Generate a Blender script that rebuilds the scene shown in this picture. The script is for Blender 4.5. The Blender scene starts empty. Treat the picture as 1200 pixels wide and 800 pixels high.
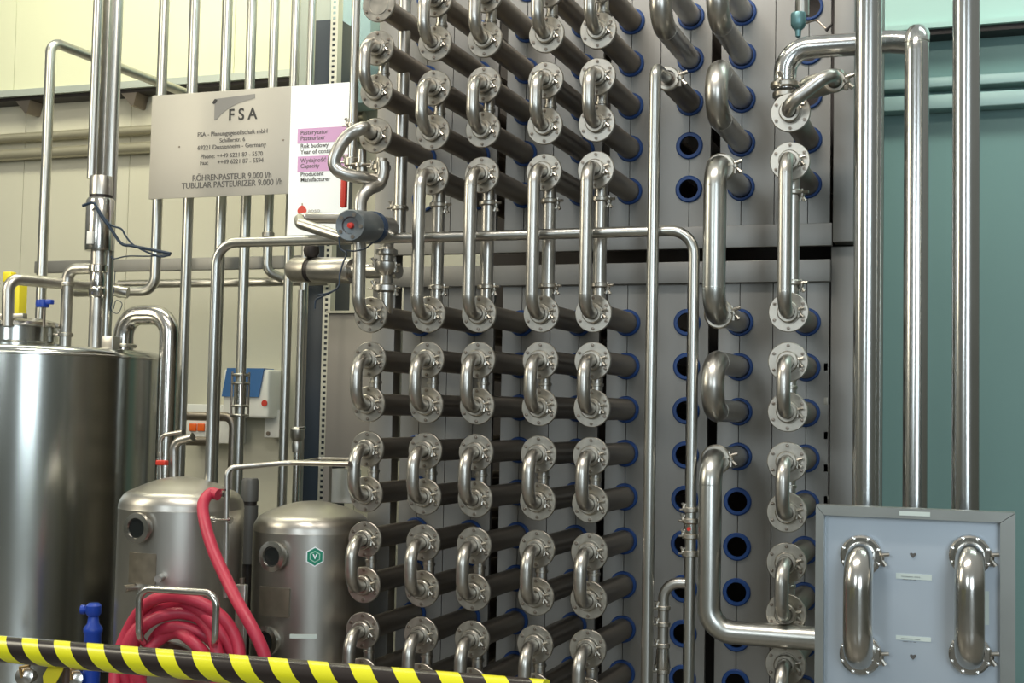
import bpy, math, random
from mathutils import Vector, Matrix
random.seed(4)
PI = math.pi
C = bpy.context.scene.collection
sc = bpy.context.scene

# ------------------------------------------------------------------ camera
F = 1572.73; CZ = 1.6
yaw, pit, rol = 0.342, 0.0533, -0.02
cy, sy, cp, sp, cr, sr = math.cos(yaw), math.sin(yaw), math.cos(pit), math.sin(pit), math.cos(rol), math.sin(rol)
R = Matrix(((cy, -sy, 0), (sy, cy, 0), (0, 0, 1))) @ Matrix(((1, 0, 0), (0, cp, -sp), (0, sp, cp))) @ Matrix(((cr, 0, sr), (0, 1, 0), (-sr, 0, cr)))
RT = R.transposed()
cd = bpy.data.cameras.new('camera'); cam = bpy.data.objects.new('camera', cd); C.objects.link(cam)
cd.lens = F / 1200 * 36; cd.sensor_width = 36; cd.clip_end = 100
r0, r1, r2 = R.col[0], R.col[1], R.col[2]
cam.matrix_world = Matrix(((r0[0], r2[0], -r1[0], 0), (r0[1], r2[1], -r1[1], 0), (r0[2], r2[2], -r1[2], CZ), (0, 0, 0, 1)))
sc.camera = cam

def W(px, py, Y):
    """the place in the hall at distance Y that the photo shows at a pixel"""
    d = R @ Vector(((px - 600) / F, 1, -(py - 400) / F))
    return d * (Y / d.y) + Vector((0, 0, CZ))
def RAD(w, p):
    """radius in metres of something w pixels wide at p"""
    return w / 2 * (RT @ (Vector(p) - Vector((0, 0, CZ)))).y / F

# ------------------------------------------------------------------ materials
def mat(name, col, rough=.5, metal=0.0, bump=0, scale=(8, 8, 8), var=0, emit=0, alpha=None, aniso=None):
    m = bpy.data.materials.new(name); m.use_nodes = True
    nt = m.node_tree; b = nt.nodes['Principled BSDF']
    b.inputs['Base Color'].default_value = (*col, 1); b.inputs['Roughness'].default_value = rough; b.inputs['Metallic'].default_value = metal
    if var or bump:
        tc = nt.nodes.new('ShaderNodeTexCoord'); mp = nt.nodes.new('ShaderNodeMapping'); mp.inputs['Scale'].default_value = scale
        nz = nt.nodes.new('ShaderNodeTexNoise'); nz.inputs['Scale'].default_value = 1; nz.inputs['Detail'].default_value = 5
        nt.links.new(tc.outputs['Object'], mp.inputs[0]); nt.links.new(mp.outputs[0], nz.inputs['Vector'])
        if var:
            mx = nt.nodes.new('ShaderNodeMix'); mx.data_type = 'RGBA'
            mx.inputs[6].default_value = (*[c * (1 - var) for c in col], 1); mx.inputs[7].default_value = (*[min(1, c * (1 + var)) for c in col], 1)
            nt.links.new(nz.outputs['Fac'], mx.inputs[0]); nt.links.new(mx.outputs[2], b.inputs['Base Color'])
            mr = nt.nodes.new('ShaderNodeMapRange'); mr.inputs['To Min'].default_value = max(.03, rough * (1 - var)); mr.inputs['To Max'].default_value = min(1, rough * (1 + var))
            nt.links.new(nz.outputs['Fac'], mr.inputs['Value']); nt.links.new(mr.outputs[0], b.inputs['Roughness'])
        if bump:
            bp = nt.nodes.new('ShaderNodeBump'); bp.inputs['Strength'].default_value = bump; bp.inputs['Distance'].default_value = .002
            nt.links.new(nz.outputs['Fac'], bp.inputs['Height']); nt.links.new(bp.outputs[0], b.inputs['Normal'])
    return m
STEEL = mat('polished_steel', (.58, .56, .52), .2, 1, .02, (25, 25, 25), .15)
SATIN = mat('satin_steel', (.50, .48, .44), .34, 1, .04, (30, 30, 30), .18)
SATINV = mat('satin_pipe_steel', (.50, .495, .46), .31, 1, .03, (40, 40, 6), .12)
TUBE = mat('jacket_steel', (.29, .255, .215), .42, 1, .1, (14, 4, 14), .25)
FLANGE = mat('flange_steel', (.46, .43, .375), .38, 1, .1, (40, 40, 40), .3)
PLATE = mat('plate_steel', (.285, .28, .265), .5, .75, .1, (6, 6, 1.2), .2)
TANK = mat('tank_steel', (.50, .51, .48), .19, 1, .06, (3, 3, .6), .18)
TANKD = mat('dull_tank_steel', (.46, .44, .40), .36, 1, .1, (5, 5, 2), .22)
DARK = mat('dark_iron', (.035, .03, .028), .5, .5, 0, (8, 8, 8), .2)
BOLT = mat('bolt_steel', (.28, .24, .2), .35, 1)
BLUE = mat('blue_gasket', (.008, .05, .20), .45, 0, 0, (20, 20, 20), .2)
BLUEP = mat('blue_plastic', (.01, .05, .36), .35, 0, 0, (8, 8, 8), .15)
BLUED = mat('dispenser_blue', (.045, .15, .38), .3, 0, 0, (4, 4, 4), .1)
WHITE = mat('white_plastic', (.78, .78, .74), .4, 0, 0, (4, 4, 4), .05)
PAPER = mat('white_sign_sheet', (.86, .90, .93), .45, 0, 0, (4, 4, 4), .02)
PURP = mat('purple_ink', (.58, .33, .56), .5)
INK = mat('black_ink', (.02, .02, .02), .5)
INKG = mat('grey_ink', (.10, .095, .09), .5)
SIGN = mat('sign_metal', (.42, .40, .36), .5, .4, 0, (2, 2, 2), .1)
SIGNG = mat('sign_grey_swoosh', (.22, .215, .21), .5, .3)
RED = mat('red_plastic', (.55, .035, .02), .4)
HOSE = mat('red_rubber_hose', (.47, .03, .065), .45, 0, .1, (20, 20, 20), .15)
ORANGE = mat('orange_socket', (.8, .13, .01), .4)
YEL = mat('yellow_plastic', (.78, .66, .03), .45, 0, 0, (6, 6, 6), .08)
NAVY = mat('dark_navy_paint', (.022, .033, .05), .45, 0, 0, (3, 3, 3), .2)
CAB = mat('grey_cabinet_paint', (.29, .265, .235), .5, .1, 0, (3, 3, 3), .08)
CABD = mat('dark_motor_paint', (.10, .10, .095), .5, .3)
PALE = mat('pale_blue_cabinet', (.24, .35, .37), .4, 0, 0, (1, 1, .5), .12)
CREAM_LIT = mat('lit_cream_wall_panel', (.64, .65, .47), .55, 0, .05, (1.2, 1, 1), .05)  # upper wall, the stronger light above the ledge put into its colour
CREAM_SHADE = mat('shaded_cream_wall_panel', (.55, .53, .43), .55, 0, .05, (1.2, 1, 1), .06)  # same wall below the ledge, its shade put into the colour
COOL_SHADE = mat('cool_shaded_wall_panel', (.19, .32, .305), .6, 0, .05, (1.5, 1, 1), .12)  # same wall further right, cooler light and shade put into the colour
COOL_LIT = mat('cool_lit_wall_panel', (.46, .66, .60), .6, 0, .05, (1.5, 1, 1), .06)  # upper right of that wall, cool brighter light put into the colour
LEDGE = mat('ledge_metal', (.42, .46, .42), .45, .3, 0, (3, 3, 3), .1)
FLOORM = mat('hall_floor', (.16, .15, .13), .35, 0, .1, (2, 2, 2), .2)
HALL = mat('hall_wall', (.42, .44, .40), .7, 0, 0, (1, 1, 1), .1)
PANEL = mat('swing_panel_steel', (.50, .56, .62), .42, .65, .05, (3, 3, 3), .07)
WIREB = mat('blue_black_cable', (.01, .025, .05), .4)
GREEN = mat('green_sticker', (.0, .22, .13), .5)
GLASS = mat('dark_sight_glass', (.012, .014, .014), .18)
TAGM = mat('worn_nameplate', (.25, .22, .17), .45, .8, .1, (30, 30, 30), .25)
LAMP = None
def stripe_mat():
    m = bpy.data.materials.new('hazard_stripes'); m.use_nodes = True; nt = m.node_tree; b = nt.nodes['Principled BSDF']
    tc = nt.nodes.new('ShaderNodeTexCoord'); s = nt.nodes.new('ShaderNodeSeparateXYZ'); nt.links.new(tc.outputs['Object'], s.inputs[0])
    def M(op, a, c=None):
        n = nt.nodes.new('ShaderNodeMath'); n.operation = op
        for i, v in enumerate((a, c)):
            if v is None: continue
            if isinstance(v, (int, float)): n.inputs[i].default_value = v
            else: nt.links.new(v, n.inputs[i])
        return n.outputs[0]
    ang = M('ARCTAN2', s.outputs['Z'], M('MULTIPLY', s.outputs['Y'], -1))
    u = M('FRACT', M('DIVIDE', M('ADD', s.outputs['X'], M('MULTIPLY', ang, .025)), 0.0915))
    g = M('GREATER_THAN', u, .5)
    mx = nt.nodes.new('ShaderNodeMix'); mx.data_type = 'RGBA'; mx.inputs[6].default_value = (.80, .76, .02, 1); mx.inputs[7].default_value = (.028, .02, .017, 1)
    nt.links.new(g, mx.inputs[0]); nt.links.new(mx.outputs[2], b.inputs['Base Color']); b.inputs['Roughness'].default_value = .2
    return m
STRIPE = stripe_mat()
CONDUIT = mat('beige_conduit', (.42, .39, .29), .3, .5, 0, (3, 3, 3), .1)
FRAMEM = mat('panel_frame_steel', (.33, .34, .32), .38, .8, .04, (6, 6, 6), .12)

# ------------------------------------------------------------------ mesh building
class MB:
    def __init__(s): s.v = []; s.f = []
    def add(s, vs, fs):
        n = len(s.v); s.v += [Vector(v) for v in vs]; s.f += [tuple(i + n for i in f) for f in fs]; return s
    def box(s, a, b, M=None, ch=0):
        x0, y0, z0 = [min(a[i], b[i]) for i in range(3)]; x1, y1, z1 = [max(a[i], b[i]) for i in range(3)]
        if ch <= 0:
            vs = [(x, y, z) for x in (x0, x1) for y in (y0, y1) for z in (z0, z1)]
            fs = [(0, 1, 3, 2), (4, 6, 7, 5), (0, 4, 5, 1), (2, 3, 7, 6), (0, 2, 6, 4), (1, 5, 7, 3)]
        else:
            import bmesh
            bm = bmesh.new(); bmesh.ops.create_cube(bm, size=1)
            for v in bm.verts: v.co = Vector(((x0 + x1) / 2 + v.co.x * (x1 - x0), (y0 + y1) / 2 + v.co.y * (y1 - y0), (z0 + z1) / 2 + v.co.z * (z1 - z0)))
            bmesh.ops.bevel(bm, geom=list(bm.edges), offset=ch, segments=3, affect='EDGES', profile=.5)
            bm.verts.index_update(); vs = [v.co.copy() for v in bm.verts]; fs = [tuple(v.index for v in f.verts) for f in bm.faces]; bm.free()
        if M is not None: vs = [M @ Vector(v) for v in vs]
        return s.add(vs, fs)
    def sweep(s, pts, r, n=20, caps=True):
        """round pipe along a list of points; r a number or one radius per point"""
        P = [Vector(p) for p in pts]
        if not isinstance(r, (list, tuple)): P = [p for i, p in enumerate(P) if i == 0 or (p - P[i - 1]).length > 1e-5]
        k = len(P); rr = r if isinstance(r, (list, tuple)) else [r] * k
        T = []
        for i in range(k):
            a = (P[i] - P[i - 1]).normalized() if i else None; b = (P[i + 1] - P[i]).normalized() if i < k - 1 else None
            T.append(((a or b) + (b or a)).normalized())
        up = Vector((0, 0, 1)) if abs(T[0].z) < .9 else Vector((1, 0, 0))
        N = (up - T[0] * up.dot(T[0])).normalized(); vs = []
        for i in range(k):
            if i:
                q = T[i - 1].rotation_difference(T[i]); N = (q @ N); N = (N - T[i] * N.dot(T[i])).normalized()
            B = T[i].cross(N)
            vs += [P[i] + (N * math.cos(2 * PI * j / n) + B * math.sin(2 * PI * j / n)) * rr[i] for j in range(n)]
        fs = [(i * n + j, i * n + (j + 1) % n, (i + 1) * n + (j + 1) % n, (i + 1) * n + j) for i in range(k - 1) for j in range(n)]
        if caps: fs += [tuple(reversed(range(n))), tuple((k - 1) * n + j for j in range(n))]
        return s.add(vs, fs)
    def lathe(s, prof, c=(0, 0, 0), ax=(0, 0, 1), n=32):
        """prof: (radius, distance along ax) pairs"""
        A = Vector(ax).normalized(); u = Vector((0, 0, 1)) if abs(A.z) < .9 else Vector((1, 0, 0))
        N = (u - A * u.dot(A)).normalized(); B = A.cross(N); c = Vector(c); vs = []
        for r, h in prof: vs += [c + A * h + (N * math.cos(2 * PI * j / n) + B * math.sin(2 * PI * j / n)) * max(r, 1e-5) for j in range(n)]
        k = len(prof)
        fs = [(i * n + j, i * n + (j + 1) % n, (i + 1) * n + (j + 1) % n, (i + 1) * n + j) for i in range(k - 1) for j in range(n)]
        if prof[0][0] > 1e-4: fs.append(tuple(reversed(range(n))))
        if prof[-1][0] > 1e-4: fs.append(tuple((k - 1) * n + j for j in range(n)))
        return s.add(vs, fs)
    def ring(s, r0_, r1_, h, c, ax, n=32):
        A = Vector(ax).normalized(); e = min((r1_ - r0_) * .3, h * .3)
        prof = [(r0_, 0), (r1_ - e, 0), (r1_, e), (r1_, h - e), (r1_ - e, h), (r0_, h), (r0_, 0)]
        u = Vector((0, 0, 1)) if abs(A.z) < .9 else Vector((1, 0, 0)); N = (u - A * u.dot(A)).normalized(); B = A.cross(N); c = Vector(c); vs = []
        for r, hh in prof[:-1]: vs += [c + A * hh + (N * math.cos(2 * PI * j / n) + B * math.sin(2 * PI * j / n)) * r for j in range(n)]
        k = 6; fs = [(i * n + j, i * n + (j + 1) % n, ((i + 1) % k) * n + (j + 1) % n, ((i + 1) % k) * n + j) for i in range(k) for j in range(n)]
        return s.add(vs, fs)
    def prism(s, poly, y0, y1):
        """outline in (x, z), extruded from y0 to y1"""
        n = len(poly); vs = [(x, y0, z) for x, z in poly] + [(x, y1, z) for x, z in poly]
        fs = [tuple(range(n)), tuple(reversed(range(n, 2 * n)))] + [(i, i + n, (i + 1) % n + n, (i + 1) % n) for i in range(n)]
        return s.add(vs, fs)
    def build(s, name, m, parent=None, origin=None, ang=40):
        """link as one object; vertices are given in the frame of 'origin' for a child, in world for a top-level thing"""
        me = bpy.data.meshes.new(name)
        o0 = Vector(origin) if origin is not None else Vector((0, 0, 0))
        me.from_pydata([tuple(v - o0) for v in s.v], [], s.f); me.validate(); me.update()
        import bmesh
        bm = bmesh.new(); bm.from_mesh(me); bmesh.ops.recalc_face_normals(bm, faces=bm.faces); bm.to_mesh(me); bm.free()
        for p in me.polygons: p.use_smooth = True
        me.set_sharp_from_angle(angle=math.radians(ang)); me.materials.append(m)
        o = bpy.data.objects.new(name, me); C.objects.link(o)
        if parent is not None: o.parent = parent
        else: o.location = o0
        return o
def fil(pts, rad, n=7):
    """round the corners of a polyline"""
    P = [Vector(p) for p in pts]; out = [P[0]]
    for i in range(1, len(P) - 1):
        a, b, c = P[i - 1], P[i], P[i + 1]; u = (a - b); w = (c - b); lu, lw = u.length, w.length; u.normalize(); w.normalize()
        th = u.angle(w); 
        if th > 3.1: out.append(b); continue
        rd = rad[i - 1] if isinstance(rad, (list, tuple)) else rad
        t = min(rd / math.tan(th / 2), lu * .495 if i > 1 else lu * .97, lw * .495 if i < len(P) - 2 else lw * .97); rd = t * math.tan(th / 2)
        cen = b + (u + w).normalized() * (rd / math.sin(th / 2)); s0 = b + u * t - cen; s1 = b + w * t - cen; tot = s0.angle(s1); ax = s0.cross(s1).normalized()
        for k in range(n + 1): out.append(cen + Matrix.Rotation(tot * k / n, 3, ax) @ s0)
    out.append(P[-1]); return out
def cat_path(pts, n=8):
    P = [Vector(p) for p in pts]; P = [P[0] * 2 - P[1]] + P + [P[-1] * 2 - P[-2]]; out = []
    for i in range(1, len(P) - 2):
        for k in range(n):
            t = k / n; a, b, c, d = P[i - 1:i + 3]
            out.append(.5 * (2 * b + (c - a) * t + (2 * a - 5 * b + 4 * c - d) * t * t + (3 * b - a - 3 * c + d) * t ** 3))
    out.append(P[-2]); return out
def tag(o, label, cat, group=None):
    o['label'] = label; o['category'] = cat
    if group: o['group'] = group
    return o
def thing(name, label, cat, loc, group=None):
    o = bpy.data.objects.new(name, None); C.objects.link(o); o.location = loc; o.empty_display_size = .05
    return tag(o, label, cat, group)
def copy_tree(o, parent=None, loc=None):
    c = o.copy(); C.objects.link(c); c.parent = parent
    if loc is not None: c.location = loc
    for ch in KIDS.get(o.name, list(o.children)): copy_tree(ch, c)
    return c
KIDS = {}
def struct(o): o['kind'] = 'structure'; return o
def wing(o, c, ax_side=(1, 0, 0), s=1):
    """two-winged nut of a clamp, standing off towards ax_side"""
    A = Vector(ax_side).normalized(); c = Vector(c); u = Vector((0, -1, 0)) if abs(A.y) < .9 else Vector((1, 0, 0)); B = A.cross(u).normalized()
    b = MB()
    b.sweep([c, c + A * .016 * s], .0035 * s, 8)
    b.lathe([(0, 0), (.007 * s, 0), (.006 * s, .006 * s), (0, .006 * s)], c + B * .004 * s, B, 10)
    b.sweep([c + B * .008 * s, c + B * .02 * s + A * .007 * s + B * .002], [.003 * s, .0045 * s], 8)
    b.sweep([c + B * .008 * s, c + B * .02 * s - A * .005 * s], [.003 * s, .0045 * s], 8)
    b.sweep([c - B * .008 * s, c + B * .01 * s], .003 * s, 8)
    return b.build('wing_nut', FLANGE, o)
ORD = ['', 'first', 'second', 'third', 'fourth', 'fifth', 'sixth', 'seventh', 'eighth', 'ninth', 'tenth', 'eleventh', 'twelfth', 'thirteenth', 'fourteenth', 'fifteenth']

# ------------------------------------------------------------------ the pasteurizer grid
YF, YH, PT = 4.077, 4.505, .15
ZL, ZU = CZ + .3203, CZ + .7787
COLX = {1: -1.958, 2: -1.7475, 3: -1.5686, 4: -1.3546, 5: -1.1805, 6: -.9701, 7: -.7912, 9: -.5691}
def zr(row):   # 'u0'..'u4' upper bank, 'l0'..'l9' lower bank
    k = int(row[1:]); return ZU + (4 - k) * PT if row[0] == 'u' else ZL - k * PT
CN = {1: 'leftmost', 2: 'second', 3: 'third', 4: 'fourth', 5: 'fifth', 9: 'far right'}
BK = 5.45     # where the tubes end behind the plates

def make_tube():
    t = thing('jacket_tube', '', 'tube', (0, 0, 0), 'flanged jacket tubes of the pasteurizer')
    MB().lathe([(.0001, .002), (.030, .002), (.030, .05), (.0345, .056), (.037, .066), (.037, BK - YF), (.0001, BK - YF)], ax=(0, 1, 0), n=28).build('shell', TUBE, t)
    f = MB().lathe([(.0001, 0), (.034, 0), (.034, -.003), (.036, -.003), (.036, 0), (.058, 0), (.060, .002), (.060, .011), (.058, .013), (.0001, .013)], ax=(0, 1, 0), n=40).build('flange', FLANGE, t)
    bolt = None
    for i in range(6):
        a = PI / 6 + i * PI / 3; c = Vector((.049 * math.cos(a), 0, .049 * math.sin(a)))
        if bolt is None:
            bolt = MB().lathe([(.0001, -.007), (.0032, -.0065), (.0038, -.004), (.0055, -.004), (.0055, .001), (.0001, .001)], ax=(0, 1, 0), n=8).build('bolt', BOLT, t); bolt.location = c
        else:
            b2 = bolt.copy(); C.objects.link(b2); b2.parent = t; b2.location = c
    return t
def clamp_ring(parent, c, ax, r, h=.016, name='clamp', m=None, nut=(1, 0, .35), s=1.0):
    A = Vector(ax).normalized(); c = Vector(c)
    o = MB().ring(r * .9, r * 1.32, h, c - A * h / 2, A, 28).build(name, m or FLANGE, parent)
    if nut: 
        nd = Vector(nut); nd = (nd - A * nd.dot(A)).normalized(); wing(o, c + nd * r * 1.25, nd, s)
    return o
def make_bend(L, lab):
    t = thing('return_bend', '', 'pipe bend', (0, 0, 0), lab)
    o = MB(); o.sweep(fil([(0, .001, 0), (0, -.095, 0), (0, -.095, -L), (0, .001, -L)], .056, 9), .0205, 22); p = o.build('bend_pipe', SATIN, t)
    for z in (0, -L): clamp_ring(t, (0, -.014, z), (0, 1, 0), .0245, .014, nut=(1, 0, .25), s=1.15)
    if L > .3:
        for z in (-.052, -L + .052): MB().ring(.0203, .0211, .0025, (0, -.095, z), (0, 0, 1), 22).build('weld_seam', SATIN, t)
    return t
def make_link(L, long_):
    t = thing('jacket_link', '', 'pipe', (0, 0, 0), 'vertical links between the jacket tubes')
    y = .068 if long_ else .056
    MB().sweep([(0, y, -.036), (0, y, -L + .036)], .0185 if not long_ else .0215, 18).build('link_pipe', SATIN, t)
    for z in ((-.075, -L / 2) if not long_ else (-.085, -.14 - .12)):
        if long_: clamp_ring(t, (0, y, z if z > -.2 else -L + .095), (0, 0, 1), .0235, .016, nut=(1, -.2, 0), s=1.3)
    if not long_: MB().ring(.018, .0215, .01, (0, y, -L / 2 - .005), (0, 0, 1), 22).build('clamp', FLANGE, t)
    return t
def grow(proto, used, loc, label):
    """use the prototype the first time, copies of it and its parts after"""
    if not used: used.append(1); o = proto; o.location = loc
    else: o = copy_tree(proto, None, loc)
    o['label'] = label; return o
tube0 = make_tube(); bend0 = make_bend(PT, 'short return bends on the flanges'); bendL = make_bend(ZU - ZL, 'long return bends across the frame gap')
link0 = make_link(PT, False); linkL = make_link(ZU - ZL, True)
for o in (tube0, bend0, bendL, link0, linkL): KIDS[o.name] = list(o.children)
for o in list(KIDS.values()):
    for p in o: KIDS[p.name] = list(p.children)
_copy = copy_tree
def copy_tree(o, parent=None, loc=None, key=None):
    kids = KIDS.get(o.name, [])
    c = o.copy(); C.objects.link(c); c.parent = parent
    if loc is not None: c.location = loc
    for ch in kids: copy_tree(ch, c)
    return c
ut, ub, ubl, ul, ull = [], [], [], [], []
for c in (1, 2, 3, 4, 5, 9):
    rows = [('u%d' % k) for k in range(0, 5)] + [('l%d' % k) for k in range(0, 9)]
    if c == 1: rows = [r for r in rows if r != 'u4']
    if c == 9: rows = ['u3', 'u4'] + ['l%d' % k for k in range(0, 9)]
    for i, r in enumerate(rows):
        grow(tube0, ut, (COLX[c], YF, zr(r)), 'dull steel jacket tube with flange, %s from the top in the %s flange column' % (ORD[i + 1], CN[c]))
    pairs = [('u0', 'u1'), ('u2', 'u3'), ('l1', 'l2'), ('l3', 'l4'), ('l5', 'l6'), ('l7', 'l8')]
    if c == 1: pairs = [('u1', 'u2')] + pairs[2:]
    if c == 9: pairs = pairs[2:]
    nb = 0
    for a, b in pairs:
        nb += 1
        p = Vector((COLX[c], YF, zr(a)))
        grow(bend0, ub, p, 'short C-shaped steel return bend, %s from the top in the %s flange column' % (ORD[nb], CN[c]))
        grow(link0, ul, p, 'short vertical steel link behind the %s C-shaped bend of the %s flange column' % (ORD[nb], CN[c]))
    if c != 1:
        p = Vector((COLX[c], YF, zr('u4')))
        grow(bendL, ubl, p, 'long vertical steel return bend crossing the frame gap in the %s flange column' % CN[c])
        grow(linkL, ull, p, 'long clamped vertical steel link behind the long bend of the %s flange column' % CN[c])

# ---- perforated plates with blue gaskets
RH, RO = .0385, .0465
def plate_strip(x0, x1, z0, z1, rows, hole_side):
    """one steel strip; hole_side tells on which edge the half-round notches lie"""
    poly = []
    if hole_side == 'R':
        poly += [(x0, z1), (x0, z0), (x1, z0)]
        for z in sorted(rows):
            for k in range(13):
                a = -PI / 2 - PI * k / 12; poly.append((x1 + RH * math.cos(a), z + RH * math.sin(a)))
        poly.append((x1, z1))
    else:
        poly += [(x1, z0), (x1, z1), (x0, z1)]
        for z in sorted(rows, reverse=True):
            for k in range(13):
                a = PI / 2 - PI * k / 12; poly.append((x0 + RH * math.cos(a), z + RH * math.sin(a)))
        poly.append((x0, z0))
    return MB().prism(poly, YH, YH + .02)
zUb = W(960, 264, YH).z; zGt = W(960, 289, YH).z; zGb = W(972, 304.5, YH).z; zLb = W(972, 329, YH).z
TOP, BOT = 3.35, .25
mods = [(1, 2), (3, 4), (5, 6), (7, 9)]
MN = {(1, 2): 'leftmost', (3, 4): 'second', (5, 6): 'third', (7, 9): 'rightmost'}
EMPTY = {6: ['u3', 'u4'] + ['l%d' % k for k in range(10)], 7: ['l%d' % k for k in range(4, 10)]}
gk = {}
def gasket(parent, base, c, z, inner):
    key = round(inner, 4)
    if key not in gk:
        gk[key] = MB().ring(inner, RO, .012, (0, 0, 0), (0, 1, 0), 32).build('gasket_ring', BLUE, parent); o = gk[key]
        o['label'] = 'blue rubber gasket ring'
    else:
        o = gk[key].copy(); C.objects.link(o); o.parent = parent
    o.location = Vector((c, YH - .010, z)) - base
for (a, b) in mods:
    for bank in 'ul':
        rows = [('%s%d' % (bank, k)) for k in (range(-1, 5) if bank == 'u' else range(0, 11))]
        rows = [r for r in rows if zr(r) < TOP - .08 and zr(r) > BOT + .06]
        z0, z1 = (zUb, TOP) if bank == 'u' else (BOT, zLb)
        xa, xb = COLX[a], COLX[b]; base = Vector((xa, YH, z0))
        t = thing('perforated_plate', '%s perforated steel plate of the %s bank, its holes ringed in blue' % (MN[(a, b)], 'upper' if bank == 'u' else 'lower'), 'steel plate', base, 'perforated steel plates')
        zs = [zr(r) for r in rows]; mid = (xa + xb) / 2; s = .0013
        for x0, x1, hs in ((xa - .0725, xa - s, 'R'), (xa + s, mid - s, 'L'), (mid + s, xb - s, 'R'), (xb + s, xb + .0725, 'L')):
            m = plate_strip(x0, x1, z0, z1, zs, hs); m.build('plate_strip', PLATE, t, base) if False else None
            for i in range(len(m.v)): m.v[i] = m.v[i] - base
            m.build('plate_strip', PLATE, t)
        for c in (a, b):
            for r in rows:
                gasket(t, base, COLX[c], zr(r), .033 if r in EMPTY.get(c, []) else .0372)
# ---- the frame the plates hang on
base = Vector((W(455, 320, YH).x, YH, 0))
fr = thing('support_frame', 'grey steel frame of the pasteurizer with twin cross beams between the plate banks', 'frame', base)
xl, xr = W(447, 400, YH).x, W(1001, 300, YH).x
def rel(b, mb):
    mb.v = [v - b for v in mb.v]; return mb
rel(base, MB().box((xl, YH - .028, zUb + .004), (W(976, 275, YH).x, YH - .002, zGt), ch=.002)).build('cross_beam', PLATE, fr)
rel(base, MB().box((xl, YH - .028, zGb), (W(974, 315, YH).x, YH - .002, zLb - .004), ch=.002)).build('cross_beam', PLATE, fr)
rel(base, MB().box((xl - .04, YH + .0, 0), (W(462, 400, YH).x, YH + .06, TOP), ch=.002)).build('post', PLATE, fr)
rel(base, MB().box((W(976, 400, YH).x, YH - .03, zUb - .06), (xr, YH + .06, TOP), ch=.002)).build('post', PLATE, fr)
rel(base, MB().box((COLX[9] + .076, YH + .01, 0), (xr, YH + .09, zUb - .07), ch=.003)).build('post', PLATE, fr)
for z in (.08, TOP - .06): rel(base, MB().box((xl, YH + .03, z), (xr, YH + .09, z + .05))).build('cross_beam', PLATE, fr)
tie = rel(base, MB())
for k, (py) in enumerate((430, 470, 510, 548, 585)):
    p = W(970, py, YH + .02); m = MB().box(p - Vector((.012, .02, .014)), p + Vector((.004, .0, .014)), ch=.002); rel(base, m).build('spacer_block', FLANGE, fr)
zz = [random.random() for _ in range(4)]
rp = thing('rear_blackout', 'added dark rear sheet keeping the empty holes and gaps of the plates dark', 'backing', (xl, BK + .05, 0))  # sheets added behind the plates so that the holes stay dark
rel(Vector((xl, BK + .05, 0)), MB().box((xl, BK + .05, 0), (xr + .02, BK + .07, TOP + .4))).build('sheet', DARK, rp)
rel(Vector((xl, BK + .05, 0)), MB().box((xr + .0, YH + .1, 0), (xr + .02, BK + .05, TOP + .4))).build('side_sheet', CAB, rp)
rel(Vector((xl, BK + .05, 0)), MB().box((xl, YH + .1, TOP + .38), (xr, BK + .05, TOP + .4))).build('top_sheet', CAB, rp)

# ------------------------------------------------------------------ large pipes on the right half of the plates
def pipe(name, label, cat, pts, r, fr_=.05, m=None, group=None, clamps=(), n=24, seams=(), caps=True):
    """a bent pipe; origin at its lowest end"""
    P = [Vector(p) for p in pts]; b = min(P, key=lambda p: p.z).copy()
    mm = m or SATINV
    path = fil(P, fr_) if fr_ else P
    if clamps or seams:
        t = thing(name, label, cat, b, group)
        rel(b, MB().sweep(path, r, n, caps)).build('pipe', mm, t)
        for (c, ax, *o) in clamps:
            k = o[0] if o else {}
            clamp_ring(t, Vector(c) - b, ax, k.get('r', r), k.get('h', .016), nut=k.get('nut', (1, 0, .3)), s=k.get('s', 1.2))
        for (c, ax) in seams:
            rel(b, MB().ring(r * .985, r * 1.02, .003, c, ax, n)).build('weld_seam', mm, t)
        return t
    o = MB().sweep(path, r, n, caps).build(name, mm, None, b)
    return tag(o, label, cat, group)
BIG = .0352; YV = 4.05
def bigC(c, a, b, label):
    x = COLX[c]
    return pipe('large_return_bend', label, 'pipe bend', [(x, BK, zr(a)), (x, YV, zr(a)), (x, YV, zr(b)), (x, BK, zr(b))], BIG, .073, TUBE if False else SATIN, 'large return bends between plate holes',
                seams=[((x, YV + .075, zr(a)), (0, 1, 0)), ((x, YV + .075, zr(b)), (0, 1, 0))], n=28)
bigC(6, 'u0', 'u1', 'large steel C bend at the top edge, left of the other large bend')
bigC(7, 'u0', 'u1', 'large steel C bend at the top edge, right of the other large bend')
bigC(7, 'u2', 'u3', 'large steel C bend with bright elbow above the clamped vertical pipe')
bigC(7, 'l1', 'l2', 'large short steel C bend in the middle of the lower plates')
x = COLX[7]
pipe('large_vertical_bend', 'large clamped vertical steel pipe crossing the frame gap', 'pipe',
     [(x, BK, zr('u4')), (x, YV, zr('u4')), (x, YV, zr('l0')), (x, BK, zr('l0'))], BIG, .073, SATINV, None,
     clamps=[((x, YV + .085, zr('u4')), (0, 1, 0), dict(s=1.6)), ((x, YV + .085, zr('l0')), (0, 1, 0), dict(s=1.6))],
     seams=[((x, YV, zr('u4') - .073), (0, 0, 1)), ((x, YV, zr('l0') + .073), (0, 0, 1))], n=28)
zb = W(900, 744, 4.03).z
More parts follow.
